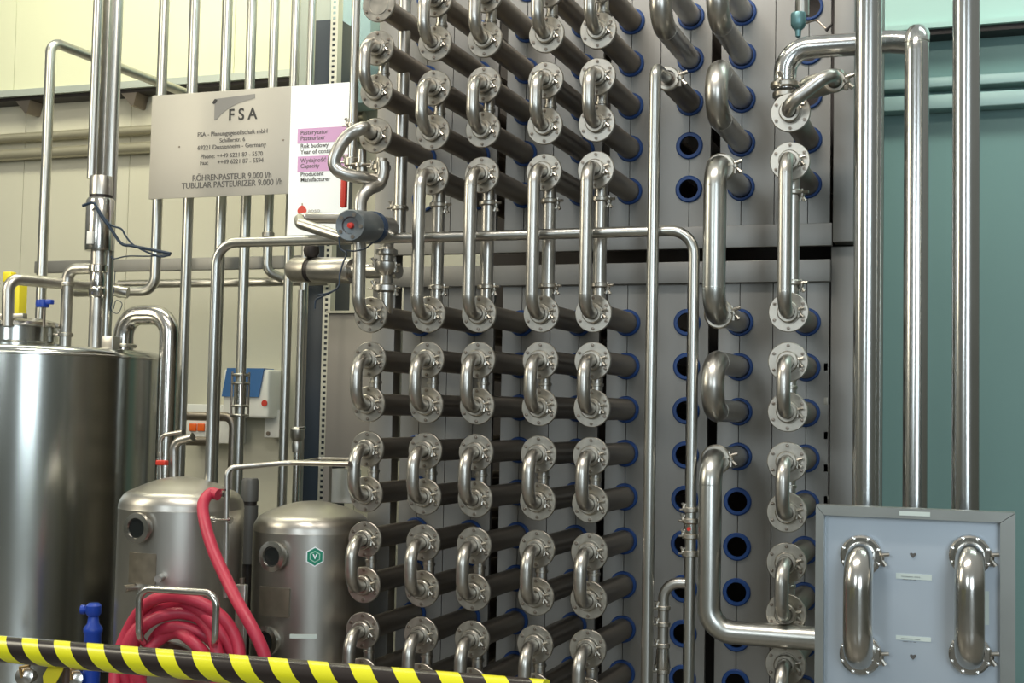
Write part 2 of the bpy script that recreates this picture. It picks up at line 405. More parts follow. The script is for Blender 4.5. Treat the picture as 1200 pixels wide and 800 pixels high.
pipe('large_feed_pipe', 'large steel pipe dropping from the plate and turning right to the swing panel', 'pipe',
     [(x, BK, zr('l3')), (x, 4.03, zr('l3')), (x, 4.03, zb), (W(1010, 744, 4.03).x, 4.03, zb)], BIG, .073, SATINV, None,
     clamps=[((x, 4.03 + .085, zr('l3')), (0, 1, 0), dict(s=1.6))], seams=[((x, 4.03, zr('l3') - .075), (0, 0, 1))], n=28)
# thin vertical pipe in front of the plates
x = COLX[6]; YT = 4.02
xt = W(763.5, 400, YT).x
t = pipe('thin_vertical_pipe', 'tall thin steel pipe left of the empty blue holes, clamped at its top elbow', 'pipe',
         [(x, 4.16, zr('u2')), (x + (xt - x) * .9, YT, zr('u2') + .0), (xt, YT, zr('u2') - .06), (xt, YT, .4)], .0182, .04, SATINV, None,
         clamps=[((x, 4.165, zr('u2')), (0, 1, 0), dict(r=.030, s=1.8))])
b = Vector(t.location)
rel(b, MB().lathe([(.0001, 0), (.026, 0), (.037, .03), (.037, BK - 4.17), (.0001, BK - 4.17)], (x, 4.17, zr('u2')), (0, 1, 0), 28)).build('shell', TUBE, t)
# long horizontal pipe with its two drops
YM = 4.055
zm = W(560, 276.5, YM).z
pL = W(250, 420, YM); pR = W(811, 480, YM)
tk2z = W(250, 557, YM).z
pipe('long_cross_pipe', 'long horizontal steel pipe crossing the whole machine, turning down at both ends', 'pipe',
     [(pL.x, YM, tk2z - .02), (pL.x, YM, zm), (pR.x, YM, zm), (pR.x, YM, .4)], .0172, .075, SATINV, None,
     seams=[((pR.x, YM, zm - .08), (0, 0, 1)), ((pL.x + .08, YM, zm), (1, 0, 0))])
# check valve fitting on the right drop
p0 = W(809, 650, YM); 
t = thing('inline_fitting', 'clamped steel inline fitting on the thin pipe above the small arched pipe', 'pipe fitting', (pR.x, YM, p0.z))
for k, (py0, py1, rr) in enumerate(((594, 600, .024), (607, 613, .026), (625, 631, .026), (645, 652, .026))):
    za, z2 = W(809, py1, YM).z - p0.z, W(809, py0, YM).z - p0.z
    o = MB().ring(.0165, rr, z2 - za, (0, 0, za), (0, 0, 1), 24).build('clamp', FLANGE, t); wing(o, (-.8 * rr, -.4 * rr, (za + z2) / 2), (-1, -.6, 0), .9)
za, z2 = W(809, 625, YM).z - p0.z, W(809, 613, YM).z - p0.z
MB().ring(.0165, .021, z2 - za, (0, 0, za), (0, 0, 1), 24).build('sleeve', STEEL, t)
MB().lathe([(.0001, 0), (.006, 0), (.006, .005), (.0001, .005)], (.0, -.021, (za + z2) / 2), (0, -1, 0), 12).build('sight_eye', RED, t)
# small arched pipe with clamps
YA = 4.055; pa = W(777, 740, YA)
zA = W(800, 683, YA).z
t = pipe('arched_pipe', 'small arched steel pipe with stacked clamps branching from the thin pipe', 'pipe',
         [(pR.x - .012, YA, zA), (pa.x, YA, zA), (pa.x, YA, .4)], .0165, .05, SATIN, None,
         clamps=[((pa.x, YA, W(777, py, YA).z), (0, 0, 1), dict(nut=(-1, -.8, 0), h=.014, s=.9)) for py in (712, 731, 756, 786)])
b = Vector(t.location); z1, z0 = W(777, 756, YA).z, W(777, 786, YA).z
rel(b, MB().lathe([(.0172, 0), (.024, .01), (.018, abs(z1 - z0))], (pa.x, YA, z0), (0, 0, 1), 20)).build('reducer', STEEL, t)

# ------------------------------------------------------------------ right: three tall pipes, swing panel
zT = 3.6; TALLM = mat('tall_pipe_steel', (.55, .55, .53), .22, 1, .02, (40, 40, 6), .1)
P1, P2, P3 = W(1016.5, 300, 3.86), W(1073.5, 300, 4.0), W(1132, 300, 3.86)
pipe('tall_pipe', 'tall thick steel pipe behind the swing panel, nearest the perforated plates', 'pipe', [(P1.x, 3.86, 0), (P1.x, 3.86, zT)], RAD(31, P1), .05, TALLM, 'tall thick pipes above the swing panel', n=32)
pipe('tall_pipe', 'tall thick steel pipe behind the swing panel, farthest right', 'pipe', [(P3.x, 3.86, 0), (P3.x, 3.86, zT)], RAD(31, P3), .05, TALLM, 'tall thick pipes above the swing panel', n=32)
r2p = RAD(29, P2); zt2 = W(1073, 36, 4.0).z
zh = W(985, 53, 4.13).z; xd = W(920, 90, 4.13).x
b = Vector((P2.x, 4.0, 0))
t = thing('elbowed_pipe', 'tall thick steel pipe capped by an elbow that runs left behind the first pipe', 'pipe', b, 'tall thick pipes above the swing panel')
path = fil([(P2.x, 4.0, 0), (P2.x, 4.0, zt2), (P2.x, 4.13, zt2)], .062, 8)[:-1] + fil([(P2.x, 4.075, zt2), (P2.x - .015, 4.13, zt2 - .0), (P2.x - .08, 4.13, zh), (xd, 4.13, zh - .0), (xd, 4.13, W(922, 105, 4.13).z)], [.03, .08, .075], 8)[1:]
rel(b, MB().sweep(path, r2p * .98, 30)).build('pipe', TALLM, t)
rel(b, MB().ring(r2p * .975, r2p * 1.01, .003, (P2.x, 4.0, W(1073, 50, 4.0).z), (0, 0, 1), 30)).build('weld_seam', SATIN, t)
pc = Vector((xd, 4.13, W(922, 100, 4.13).z))
clamp_ring(t, pc - b, (0, 0, 1), r2p * .95, .02, nut=(-.2, -1, 0), s=1.5)
clamp_ring(t, pc - b - Vector((0, 0, .03)), (0, 0, 1), r2p * .8, .02, nut=None)
# slanting elbow from the upper flange of the far right column
f3 = Vector((COLX[9], YF, zr('u3'))); e = W(974, 82, 3.99)
pipe('slanting_elbow', 'small steel elbow pipe slanting up from the topmost far right flange', 'pipe bend',
     [f3, f3 + Vector((-.005, -.075, .0)), (e.x, YF - .07, e.z), (e.x + .0, YF + .03, e.z - .012)], .0205, .045, SATIN, None,
     clamps=[(f3 + Vector((0, -.016, 0)), (0, 1, 0), dict(r=.0245, nut=(.6, 0, .9))), ((e.x, YF + .012, e.z - .01), (0, 1, 0), dict(r=.026, nut=(1, 0, .3), s=1.8))])
qa, qb = W(990, 90, 4.16), W(938, 106, 4.2); q = qa.copy(); ax_ = (qb - qa); L_ = ax_.length
o = MB().lathe([(.0001, 0), (.024, .004), (.032, .016), (.037, .04), (.037, L_ - .03), (.03, L_ - .01), (.0001, L_)], q, ax_, 28).build('reducer_stub', SATIN, None, q)
tag(o, 'stubby steel reducer behind the slanting elbow, top right of the plates', 'pipe fitting')
# butterfly valve at the top right
pv = W(937, 28, 4.2); xv = pv.x
t = thing('butterfly_valve', 'small steel valve with blue-green clamp and thin lever, top right of the plates', 'valve', pv)
MB().sweep([(0.005, .02, .03), (0.005, .02, .6)], .022, 22).build('pipe', SATINV, t)
MB().lathe([(.0001, -.045), (.008, -.04), (.01, -.02), (.019, -.012), (.024, 0), (.024, .03), (.022, .035), (.0001, .035)], (-.004, -.0, 0), (0, 0, 1), 22).build('valve_body', mat('teal_clamp', (.12, .24, .25), .35, .5, 0, (8, 8, 8), .2), t)
MB().sweep(cat_path([(.02, -.0, 0), (.05, -.01, .004), (.07, -.015, -.012), (.085, -.02, -.03)]), .0028, 8).build('lever', BOLT, t)
MB().sweep([(.083, -.02, -.034), (.103, -.02, -.014)], [.006, .003], 8).build('lever_grip', DARK, t)
# swing panel
YP = 3.5
c0, c1 = W(956, 592, YP), W(1190, 600, YP); zt = (c0.z + c1.z) / 2; x0, x1 = c0.x, c1.x
b = Vector((x0, YP, 0))
t = thing('swing_panel', 'steel swing-bend panel with raised frame at lower right, two flow bends mounted on it', 'panel', b)
for xx in (x0 + .05, x1 - .1): rel(b, MB().box((xx, YP + .01, 0), (xx + .05, YP + .045, .46), ch=.003)).build('leg', SATIN, t)
fw = RAD(32, c0); zb_ = .45
pts = [(x0, zt, x1, zt - fw), (x0, zb_ + fw, x1, zb_), ]
ft, fs_ = fw * .72, fw * 1.0
for poly in ([(x0, zt), (x1, zt), (x1 - fs_, zt - ft), (x0 + fs_ * .6, zt - ft)], [(x0, zb_), (x0 + fs_ * .6, zb_ + ft), (x1 - fs_, zb_ + ft), (x1, zb_)],
             [(x0, zt - .0015), (x0 + fs_ * .6, zt - ft - .0015), (x0 + fs_ * .6, zb_ + ft + .0015), (x0, zb_ + .0015)], [(x1, zt - .0015), (x1, zb_ + .0015), (x1 - fs_, zb_ + ft + .0015), (x1 - fs_, zt - ft - .0015)]):
    rel(b, MB().prism(poly, YP, YP + .05)).build('frame_rail', FRAMEM, t)
rel(b, MB().box((x0 + fs_ * .5, YP + .028, zb_ + ft * .9), (x1 - fs_ * .9, YP + .045, zt - ft * .9))).build('face_plate', PANEL, t)
YPF = YP + .028
def decal(px0, py0, px1, py1, name, m, Yd):
    a, c = W(px0, py0, Yd), W(px1, py1, Yd); return rel(b, MB().box((a.x, Yd - .0015, c.z), (c.x, Yd, a.z))).build(name, m, t)
LAB = mat('label_tape', (.62, .70, .66), .5)
def text(s, loc, size, m, parent, name='lettering', rot=(PI / 2, 0, 0), align='LEFT', bold=0, sx=1):
    cu = bpy.data.curves.new('t', 'FONT'); cu.body = s; cu.size = size; cu.extrude = .0006; cu.align_x = align; cu.offset = bold
    o = bpy.data.objects.new('t', cu); C.objects.link(o)
    bpy.context.view_layer.update()
    me = bpy.data.meshes.new_from_object(o.evaluated_get(bpy.context.evaluated_depsgraph_get()))
    bpy.data.objects.remove(o); me.materials.clear(); me.materials.append(m); me.name = name
    n = bpy.data.objects.new(name, me); C.objects.link(n); n.parent = parent; n.location = loc; n.rotation_euler = rot; n.scale = (sx, 1, 1)
    return n
for (px0, py0, px1, py1, Yd, lines) in ((1054, 598.5, 1090, 605, YP, []), (1050, 671, 1092, 680, YPF, ['Przewod Przeplyw', 'Wylotowy']), (1050, 744, 1091, 752, YPF, ['Przewod Przeplyw', 'Wlot kanal'])):
    decal(px0, py0, px1, py1, 'label_strip', LAB, Yd)
for py in (672.5, 745.3):
    p = W(1056, py + 3.5, YPF - .002) - b; text('-------- ----', p, .011, INKG, t); p = W(1058, py + 7.0, YPF - .002) - b; text('---- -- --', p, .010, INKG, t)
decal(1152, 692, 1159, 732, 'label_strip', LAB, YPF)
for py in (650, 769):
    p = W(1070, py, YPF - .001); s = .0075
    poly = [(p.x + s * math.sin(a) ** 3, p.z + s * (.8 * math.cos(a) - .35 * math.cos(2 * a) - .12 * math.cos(3 * a))) for a in [2 * PI * k / 20 for k in range(20)]]
    rel(b, MB().prism(poly, YPF - .003, YPF)).build('flow_mark', INKG, t)
for i, (px, lab) in enumerate(((1010, 'polished U-shaped flow bend clamped on the left of the swing panel'), (1137, 'polished U-shaped flow bend clamped on the right of the swing panel'))):
    a, c = W(px, 650, YPF), W(px + 1, 765, YPF); L = a.z - c.z; r = RAD(34, W(px, 700, YPF - .09))
    t2 = thing('flow_bend', lab, 'pipe bend', (a.x, YPF, c.z), 'flow bends on the swing panel')
    MB().sweep(fil([(0, 0, L), (0, -.105, L), (0, -.105, 0), (0, 0, 0)], .072, 10), r, 30).build('bend_pipe', STEEL, t2)
    for z in (L, 0):
        clamp_ring(t2, (0, -.022, z), (0, 1, 0), r * 1.08, .02, nut=(1, 0, .1), s=1.3, m=STEEL)
        MB().ring(r * .98, r * 1.42, .012, (0, -.012, z), (0, 1, 0), 32).build('collar', SATIN, t2)
        for k in range(8):
            a8 = PI / 8 + k * PI / 4; MB().lathe([(.0001, -.006), (.0045, -.005), (.0045, 0), (.0001, 0)], (r * 1.28 * math.cos(a8), -.031, z + r * 1.28 * math.sin(a8)), (0, 1, 0), 10).build('bolt', STEEL, t2)

# ------------------------------------------------------------------ left: tanks
def tank(name, label, pxc, pyt, pw, Y, dome, m, zbot=.25, lip=.012, py_sh=None):
    p = W(pxc, pyt, Y); r = RAD(pw, p) * .985; zs = p.z; b = Vector((p.x, Y, 0))
    t = thing(name, label, 'tank', b)
    prof = [(.0001, zbot - .06), (r * .6, zbot - .04), (r, zbot)]
    prof += [(r, zs)]
    MB().lathe(prof + [(.0001, zs)], (0, 0, 0), (0, 0, 1), 72).build('tank_wall', m, t)
    dp = [(r * 1.004, zs - .002)]
    for k in range(0, 13):
        a = k / 12 * PI / 2; rr = r * (1 - .16 * (1 - math.cos(a)) / 1) if False else None
    kr = min(dome * .9, r * .3)
    for k in range(7):
        a = k / 6 * PI / 2 * .86; dp.append((r - kr + kr * math.cos(a), zs + kr * math.sin(a)))
    rl, zl = dp[-1]
    for k in range(1, 9):
        u = k / 8; dp.append((rl * (1 - u) + .0001, zl + (zs + dome - zl) * (1 - (1 - u) ** 2)))
    MB().lathe(dp, (0, 0, 0), (0, 0, 1), 72).build('tank_dome', m, t)
    for k in range(3):
        a = PI / 2 + k * 2 * PI / 3; MB().sweep([(r * .8 * math.cos(a), r * .8 * math.sin(a), 0), (r * .8 * math.cos(a), r * .8 * math.sin(a), zbot)], .02, 12).build('leg', SATIN, t)
    return t, b, r, zs
T1, b1, rt1, z1s = tank('large_tank', 'large upright steel tank with riveted lid at the left edge', 40, 418, 292, 4.78, .035, TANK)
T2, b2, rt2, z2s = tank('small_tank', 'small domed steel tank with sight glass behind the coiled hose', 213, 594, 146, 4.0, .105, TANKD)
T3, b3, rt3, z3s = tank('small_tank', 'small domed steel tank carrying a green hexagon sticker', 366, 620, 139, 4.25, .10, TANKD)
# rim band of the large tank
MB().ring(rt1 * .99, rt1 * 1.008, .012, (0, 0, z1s - .008), (0, 0, 1), 72).build('rim', STEEL, T1)
def on_tank(b, r, px, py, Yg, off=0):
    """point on a tank's front seen at a pixel"""
    o = Vector((0, 0, CZ)); d = (W(px, py, Yg) - o)
    ox, oy = o.x - b.x, o.y - b.y; A = d.x ** 2 + d.y ** 2; B = 2 * (ox * d.x + oy * d.y); Cc = ox * ox + oy * oy - (r + off) ** 2
    tt = (-B - math.sqrt(max(0, B * B - 4 * A * Cc))) / (2 * A); return o + d * tt
def sight(T, b, r, px, py, rad):
    p = on_tank(b, r, px, py, b.y); n = Vector((p.x - b.x, p.y - b.y, 0)).normalized(); q = p - b
    o = MB().lathe([(rad * .8, -.03), (rad * .8, .014), (rad * 1.0, .016), (rad * 1.0, .03), (rad * .68, .032), (rad * .62, .024), (.0001, .024)], q, n, 32).build('sight_glass', STEEL, T)
    MB().lathe([(.0001, .0255), (rad * .6, .0255), (rad * .6, .023), (.0001, .023)], q, n, 28).build('glass', GLASS, o)
sight(T2, b2, rt2, 166, 618, .05); sight(T3, b3, rt3, 324, 651, .051); sight(T3, b3, rt3, 317, 750, .051)
def tank_plate(T, b, r, px0, py0, px1, py1, m, name='nameplate', th=.004):
    a, c = on_tank(b, r, px0, (py0 + py1) / 2, b.y), on_tank(b, r, px1, (py0 + py1) / 2, b.y)
    zt_, zb2 = on_tank(b, r, (px0 + px1) / 2, py0, b.y).z, on_tank(b, r, (px0 + px1) / 2, py1, b.y).z
    a0, a1 = math.atan2(a.y - b.y, a.x - b.x), math.atan2(c.y - b.y, c.x - b.x); vs = []; n = 6
    for rr in (r - .002, r + th):
        for k in range(n + 1):
            g = a0 + (a1 - a0) * k / n; vs += [(rr * math.cos(g), rr * math.sin(g), zt_), (rr * math.cos(g), rr * math.sin(g), zb2)]
    N = 2 * (n + 1); fs = []
    for k in range(n):
        i = 2 * k; fs += [(i, i + 2, i + 3, i + 1), (N + i, N + i + 1, N + i + 3, N + i + 2), (i, N + i, N + i + 2, i + 2), (i + 1, i + 3, N + i + 3, N + i + 1)]
    fs += [(0, 1, N + 1, N), (N - 2, 2 * N - 2, 2 * N - 1, N - 1)]
    return MB().add(vs, fs).build(name, m, T)
tank_plate(T2, b2, rt2, 152, 648, 183, 684, TAGM); tank_plate(T3, b3, rt3, 307, 688, 340, 722, TAGM, th=.012)
tank_plate(T3, b3, rt3, 340, 743, 371, 748, LAB, 'label_strip')
p = on_tank(b3, rt3, 369, 652, 4.25); n = Vector((p.x - b3.x, p.y - b3.y, 0)).normalized(); q = p - b3
for rr, m_, h in ((.034, PAPER, .001), (.0295, GREEN, .002), (.020, mat('sticker_pale_green', (.35, .6, .48), .5), .003), (.016, GREEN, .004)):
    o = MB().lathe([(.0001, 0), (rr, 0), (rr, h), (.0001, h)], q, n, 6).build('sticker', m_, T3)
ang_ = math.atan2(n.y, n.x)
text('V', q + n * .0045 + Vector((0, 0, -.007)), .022, PAPER, T3, 'sticker_mark', (PI / 2, 0, ang_ + PI / 2), 'CENTER', .001)
for T, b, r, px, py in ((T2, b2, rt2, 190, 676), (T2, b2, rt2, 158, 688)):
    p = on_tank(b, r, px, py, 4.0); n = Vector((p.x - b.x, p.y - b.y, 0)).normalized(); q = p - b
    MB().sweep([q - n * .01, q + n * .05], .012, 14).build('nozzle', SATIN, T)
# manhole on the large tank
ml = W(8, 400, 4.6); q = Vector((ml.x, 4.66, z1s + .02)) - b1
o = MB().lathe([(.19, -.02), (.19, .03), (.17, .04), (.168, .105), (.0001, .105)], q, (0, 0, 1), 48).build('manhole_neck', TANK, T1)
MB().lathe([(.0001, .1), (.19, .1), (.193, .105), (.19, .118), (.12, .135), (.0001, .142)], q, (0, 0, 1), 48).build('manhole_lid', STEEL, T1)
zl_ = q.z + .125
o = MB().box((q.x - .2, q.y - .16, zl_), (q.x + .16, q.y - .13, zl_ + .022), ch=.003).build('lid_bar', SATIN, T1)
h = MB(); kx = W(52, 360, 4.52); kq = kx - b1
h.lathe([(.0001, 0), (.026, 0), (.028, .012), (.026, .03), (.0001, .034)], kq + Vector((-.01, 0, 0)), (0, 0, 1), 12)
h.box(kq + Vector((-.03, -.012, .012)), kq + Vector((.04, .012, .032)), ch=.004)
o = h.build('knob', BLUEP, T1); MB().sweep([kq + Vector((0, 0, -.08)), kq + Vector((0, 0, .002))], .006, 10).build('spindle', BOLT, o)

# ------------------------------------------------------------------ left: valve group over the large tank
YV1 = 4.72
def P(px, py, Y=YV1): return W(px, py, Y)
ztop = z1s + .03
a = P(78, 360); a2 = P(84, 315); vb = P(115, 320)
pipe('tank_inlet_pipe', 'upright steel pipe on the large tank, elbowed into the tall valve', 'pipe', [(a.x, YV1, ztop - .01), (a.x, YV1, a2.z), (vb.x, YV1, a2.z)], RAD(13.5, a), .045, SATIN, None,
     clamps=[(P(78, 333), (0, 0, 1), dict(nut=(-1, -1, 0))), (Vector((a.x, YV1, P(78, 392).z)), (0, 0, 1), dict(nut=(-1, -1, 0)))])
bz = Vector((vb.x, YV1, ztop - .02)); hz = lambda py: P(115, py).z - bz.z
t = thing('pneumatic_valve', 'tall cylindrical pneumatic valve standing over the large tank, blue cables at its head', 'valve', bz)
R_ = lambda w: RAD(w, vb)
MB().sweep([(0, 0, 0), (0, 0, hz(345))], R_(17), 22).build('pipe', SATIN, t)
MB().lathe([(R_(16), hz(350)), (R_(21), hz(346)), (R_(21), hz(338)), (R_(17), hz(336)), (R_(19), hz(328)), (R_(17), hz(320)), (R_(22), hz(318)), (R_(22), hz(311)), (R_(16), hz(309)), (.0001, hz(309))], n=28).build('valve_body', STEEL, t)
MB().sweep([(0, 0, hz(311)), (0, 0, hz(293))], R_(18), 22).build('neck', SATIN, t)
MB().lathe([(.0001, hz(295)), (R_(32), hz(294)), (R_(33), hz(292)), (R_(33), hz(236)), (R_(30), hz(233)), (.0001, hz(233))], n=32).build('actuator', STEEL, t)
MB().lathe([(.0001, hz(233)), (R_(26), hz(233)), (R_(26), hz(229)), (.0001, hz(229))], n=28).build('band', DARK, t)
MB().lathe([(.0001, hz(229)), (R_(27), hz(229)), (R_(27), hz(210)), (R_(25), hz(207)), (.0001, hz(207))], n=28).build('head', SATIN, t)
MB().box((-.014, -R_(33) - .008, hz(288)), (.014, -R_(33) + .004, hz(273)), ch=.002).build('connector', WHITE, t)
# pair of tall pipes above the valve
for px, w, lab, bot in ((111.5, 11, 'slim tall steel pipe rising from the valve head, left of a pair', 209), (134, 14, 'slim tall steel pipe beside the valve, right of a pair', 408)):
    q = W(px, 100, YV1 + (.0 if bot < 300 else .08)); YY = YV1 + (.0 if bot < 300 else .08)
    pipe('slim_pipe', lab, 'pipe', [(q.x, YY, W(px, bot, YY).z if bot < 300 else z1s + .01), (q.x, YY, 3.9)], RAD(w, q), .05, SATINV, 'slim pipes over the large tank', n=18)
q = W(122, 100, YV1 + .03); o = MB().box((q.x - .017, YV1 + .025, W(122, 207, YV1).z), (q.x + .017, YV1 + .055, 3.9), ch=.003).build('upright_bar', SATIN, None, (q.x, YV1, W(122, 207, YV1).z))
tag(o, 'dull steel bar upright between the pair of slim pipes over the valve', 'bar')
# cables
def cable(name, label, pts, r, m, Y):
    pp = cat_path([W(x_, y_, Y + (d[0] if d else 0)) for (x_, y_, *d) in pts]); b = min(pp, key=lambda v: v.z).copy()
    return tag(MB().sweep(pp, r, 8).build(name, m, None, b), label, 'cable')
cable('cable', 'bundle of blue cables curving from the valve head to the right', [(97, 241), (110, 238), (118, 252), (130, 268), (142, 285), (155, 288), (180, 293), (200, 297)], .0065, WIREB, 4.63)
cable('cable', 'thin dark cable kinked beside the blue cable bundle', [(112, 240), (128, 262), (142, 268), (147, 276), (158, 288), (185, 300), (199, 299)], .004, WIREB, 4.63)
cable('cable', 'short dark cable below the blue cable bundle', [(200, 298), (175, 300), (150, 300), (134, 303), (130, 300)], .003, WIREB, 4.68)
cable('cable', 'small tangle of thin wire beside the arched tank pipe', [(135, 318), (133, 345), (130, 362), (138, 367), (143, 356), (136, 352), (133, 362)], .0018, WIREB, 4.70)
# pipe with yellow clamp at the left edge, running right and back
q0, q1, q2 = W(9, 382, 4.5), W(10, 326, 4.5), W(78, 338, 4.68)
pipe('lid_pipe', 'steel pipe elbowed over the manhole and running right behind the inlet pipe', 'pipe', [(q0.x, 4.5, q0.z), (q1.x, 4.5, q1.z), (q2.x + .02, 4.86, W(80, 337, 4.86).z), (W(150, 343, 4.9).x, 4.9, W(150, 343, 4.9).z)], RAD(14, q1), .05, SATIN, None)
q = W(18, 345, 5.2); b = Vector((q.x, 5.2, W(18, 372, 5.2).z))
o = MB(); o.box((q.x - .04, 5.19, b.z), (q.x + .03, 5.25, W(18, 322, 5.2).z), ch=.006); o.box((q.x - .08, 5.2, W(18, 330, 5.2).z), (q.x - .03, 5.24, W(18, 318, 5.2).z), ch=.005)
tag(o.build('yellow_bracket', YEL, None, b), 'yellow bracket behind the elbowed pipe at the left edge', 'bracket')
# big chrome arch
q0, q1 = W(145, 390, 4.8), W(197.5, 430, 4.8); r = RAD(23.5, q1); ztp = W(170, 369, 4.8).z
pipe('arched_tank_pipe', 'thick polished steel pipe arching from the large tank top down its side', 'pipe', [(q0.x, 4.8, z1s + .0), (q0.x, 4.8, ztp), (q1.x, 4.8, ztp), (q1.x, 4.8, .35)], r, .085, STEEL, None, n=28,
     clamps=[((q0.x, 4.8, z1s + .05), (0, 0, 1), dict(nut=None))])
q = W(127, 402, 4.66); o = MB().box((q.x - .028, 4.65, q.z - .04), (q.x + .028, 4.7, q.z + .03), ch=.004).build('tank_bracket', SATIN, None, (q.x, 4.66, q.z - .04)); tag(o, 'small square steel clamp block on the large tank rim', 'bracket')
# other pipes on the far left
q0, q1 = W(50, 300, 5.45), W(50, 60, 5.45); rr = RAD(12, q0); q2 = W(222, 112, 6.35)
pipe('goalpost_pipe', 'upright steel pipe whose top elbow slopes back behind the metal sign', 'pipe', [(q0.x, 5.45, 0), (q0.x, 5.45, W(52, 49, 5.45).z), (W(228, 113, 6.3).x, 6.3, W(228, 113, 6.3).z)], rr, .05, SATINV, None)
YW = 5.55
q = W(186, 200, YW); qe = W(140, 340, YW); zq = W(160, 341, YW).z
pipe('drop_pipe', 'steel pipe coming down left of the metal sign and turning left at its foot', 'pipe', [(qe.x - .26, YW, zq), (q.x, YW, zq), (q.x, YW, 3.9)], RAD(12, q), .07, SATINV, None,
     clamps=[((W(140, 340, YW).x, YW, zq), (1, 0, 0), dict(nut=(0, -1, 1)))])
LP = [(222, 200, 12.5, 3.9, .3, 'second of the tall thin pipes passing behind the metal sign'), (260.5, 200, 12.5, 3.9, .3, 'third of the tall thin pipes passing behind the metal sign'),
      (289.5, 200, 12, 3.9, .3, 'tall thin pipe with the clear sight fitting, crossing in front of the dispenser'), (318, 150, 11, 3.9, None, 'tall thin pipe ending in a flange and small foot below the metal sign'),
      (343, 150, 11, 3.9, .3, 'tall thin pipe at the seam between both signs'), (362, 150, 9.5, 3.9, .3, 'thinnest tall pipe beside the dark column')]
for px, py, w, zt_, z0, lab in LP:
    YY = 5.62 if px != 222 else 5.5
    q = W(px, py, YY)
    if z0 is not None: pipe('wall_pipe', 'steel ' + lab, 'pipe', [(q.x, YY, z0), (q.x, YY, zt_)], RAD(w, q), .05, SATINV, 'thin upright pipes before the cream wall', n=18)
    else:
        zf = W(px, 318, YY).z
        t = pipe('wall_pipe', 'steel ' + lab, 'pipe', [(q.x + .06, YY + .05, zf - .03), (q.x, YY, zf), (q.x, YY, zt_)], RAD(w, q), .05, SATINV, 'thin upright pipes before the cream wall', n=18,
             clamps=[((q.x, YY, W(px, 275, YY).z), (0, 0, 1), dict(nut=None, h=.025))])
# sight fitting
q = W(281, 463, 5.62); s = RAD(2, q)
b = Vector((W(289.5, 200, 5.62).x, 5.62, W(281, 488, 5.62).z)); t = thing('sight_fitting', 'bolted clear sight fitting on a thin pipe before the blue dispenser', 'pipe fitting', b)
hh = W(281, 438, 5.62).z - b.z
for z in (0, .09 * 0 + hh * .22, hh * .75, hh * .95):
    MB().ring(s * 5.5, s * 11, hh * .06, (0, 0, z), (0, 0, 1), 20).build('collar', SATIN, t)
MB().sweep([(0, 0, hh * .25), (0, 0, hh * .78)], s * 7.5, 18).build('sleeve', STEEL, t)
for a_ in range(4):
    g = PI / 4 + a_ * PI / 2; MB().sweep([(s * 10 * math.cos(g), s * 10 * math.sin(g), -.005), (s * 10 * math.cos(g), s * 10 * math.sin(g), hh + .01)], s * 1.3, 8).build('bolt', BOLT, t)
# valve on the thinner pipe (around 345,500)
q = W(348, 505, 5.5); t = thing('inline_valve', 'steel inline valve on a thin pipe beside the dark column', 'valve', W(348, 530, 5.5))
hz2 = lambda py: W(348, py, 5.5).z - W(348, 530, 5.5).z
MB().lathe([(.0001, hz2(530)), (.022, hz2(530)), (.026, hz2(521)), (.022, hz2(517)), (.034, hz2(512)), (.034, hz2(503)), (.024, hz2(500)), (.0001, hz2(500))], n=22).build('valve_body', SATIN, t)
MB().sweep([(0, 0, -W(348, 530, 5.5).z), (0, 0, hz2(528))], .017, 16).build('pipe', STEEL, t)
MB().sweep([(0, 0, hz2(502)), (0, 0, hz2(340))], .0155, 16).build('pipe', SATIN, t)
MB().sweep([(.02, -.02, hz2(501)), (.055, -.03, hz2(500))], .006, 8).build('lever', STEEL, t)

# rail and pipes across
def xbar(name, label, cat, pxa, pxb, py, Y, h, m, dpt=.03):
    a, c = W(pxa, py, Y), W(pxb, py, Y); z = a.z; o = MB().box((a.x, Y, z - h / 2), (c.x, Y + dpt, z + h / 2), ch=.003).build(name, m, None, (a.x, Y, z)); return tag(o, label, cat)
xbar('mounting_rail', 'flat steel rail crossing behind the thin pipes below the signs', 'rail', 40, 368, 313, 5.72, .062, PLATE)
a_, c_ = W(140, 333, 5.76), W(385, 331, 5.76); r = RAD(10, a_)
pipe('rear_cross_pipe', 'thin horizontal steel pipe just below the flat mounting rail', 'pipe', [(a_.x, 5.76, a_.z), (c_.x, 5.76, a_.z)], r, .05, SATIN, None)
for py, lab in ((487, 'upper'), (516, 'lower')):
    a_, c_ = W(214, py, 5.7), W(252, py, 5.7)
    pipe('short_cross_pipe', '%s short dark steel pipe beside the orange sockets' % lab, 'pipe', [(a_.x, 5.7, a_.z), (c_.x, 5.7, a_.z)], RAD(10.5, a_), .05, TUBE, 'short pipes around the orange sockets') if py == 516 else \
    pipe('short_cross_pipe', '%s short dark steel pipe beside the orange sockets' % lab, 'pipe', [(a_.x, 5.7, a_.z), (W(274, py, 5.7).x, 5.7, a_.z), (W(274, py, 5.7).x, 5.7, 0)], RAD(10.5, a_), .05, TUBE, 'short pipes around the orange sockets')
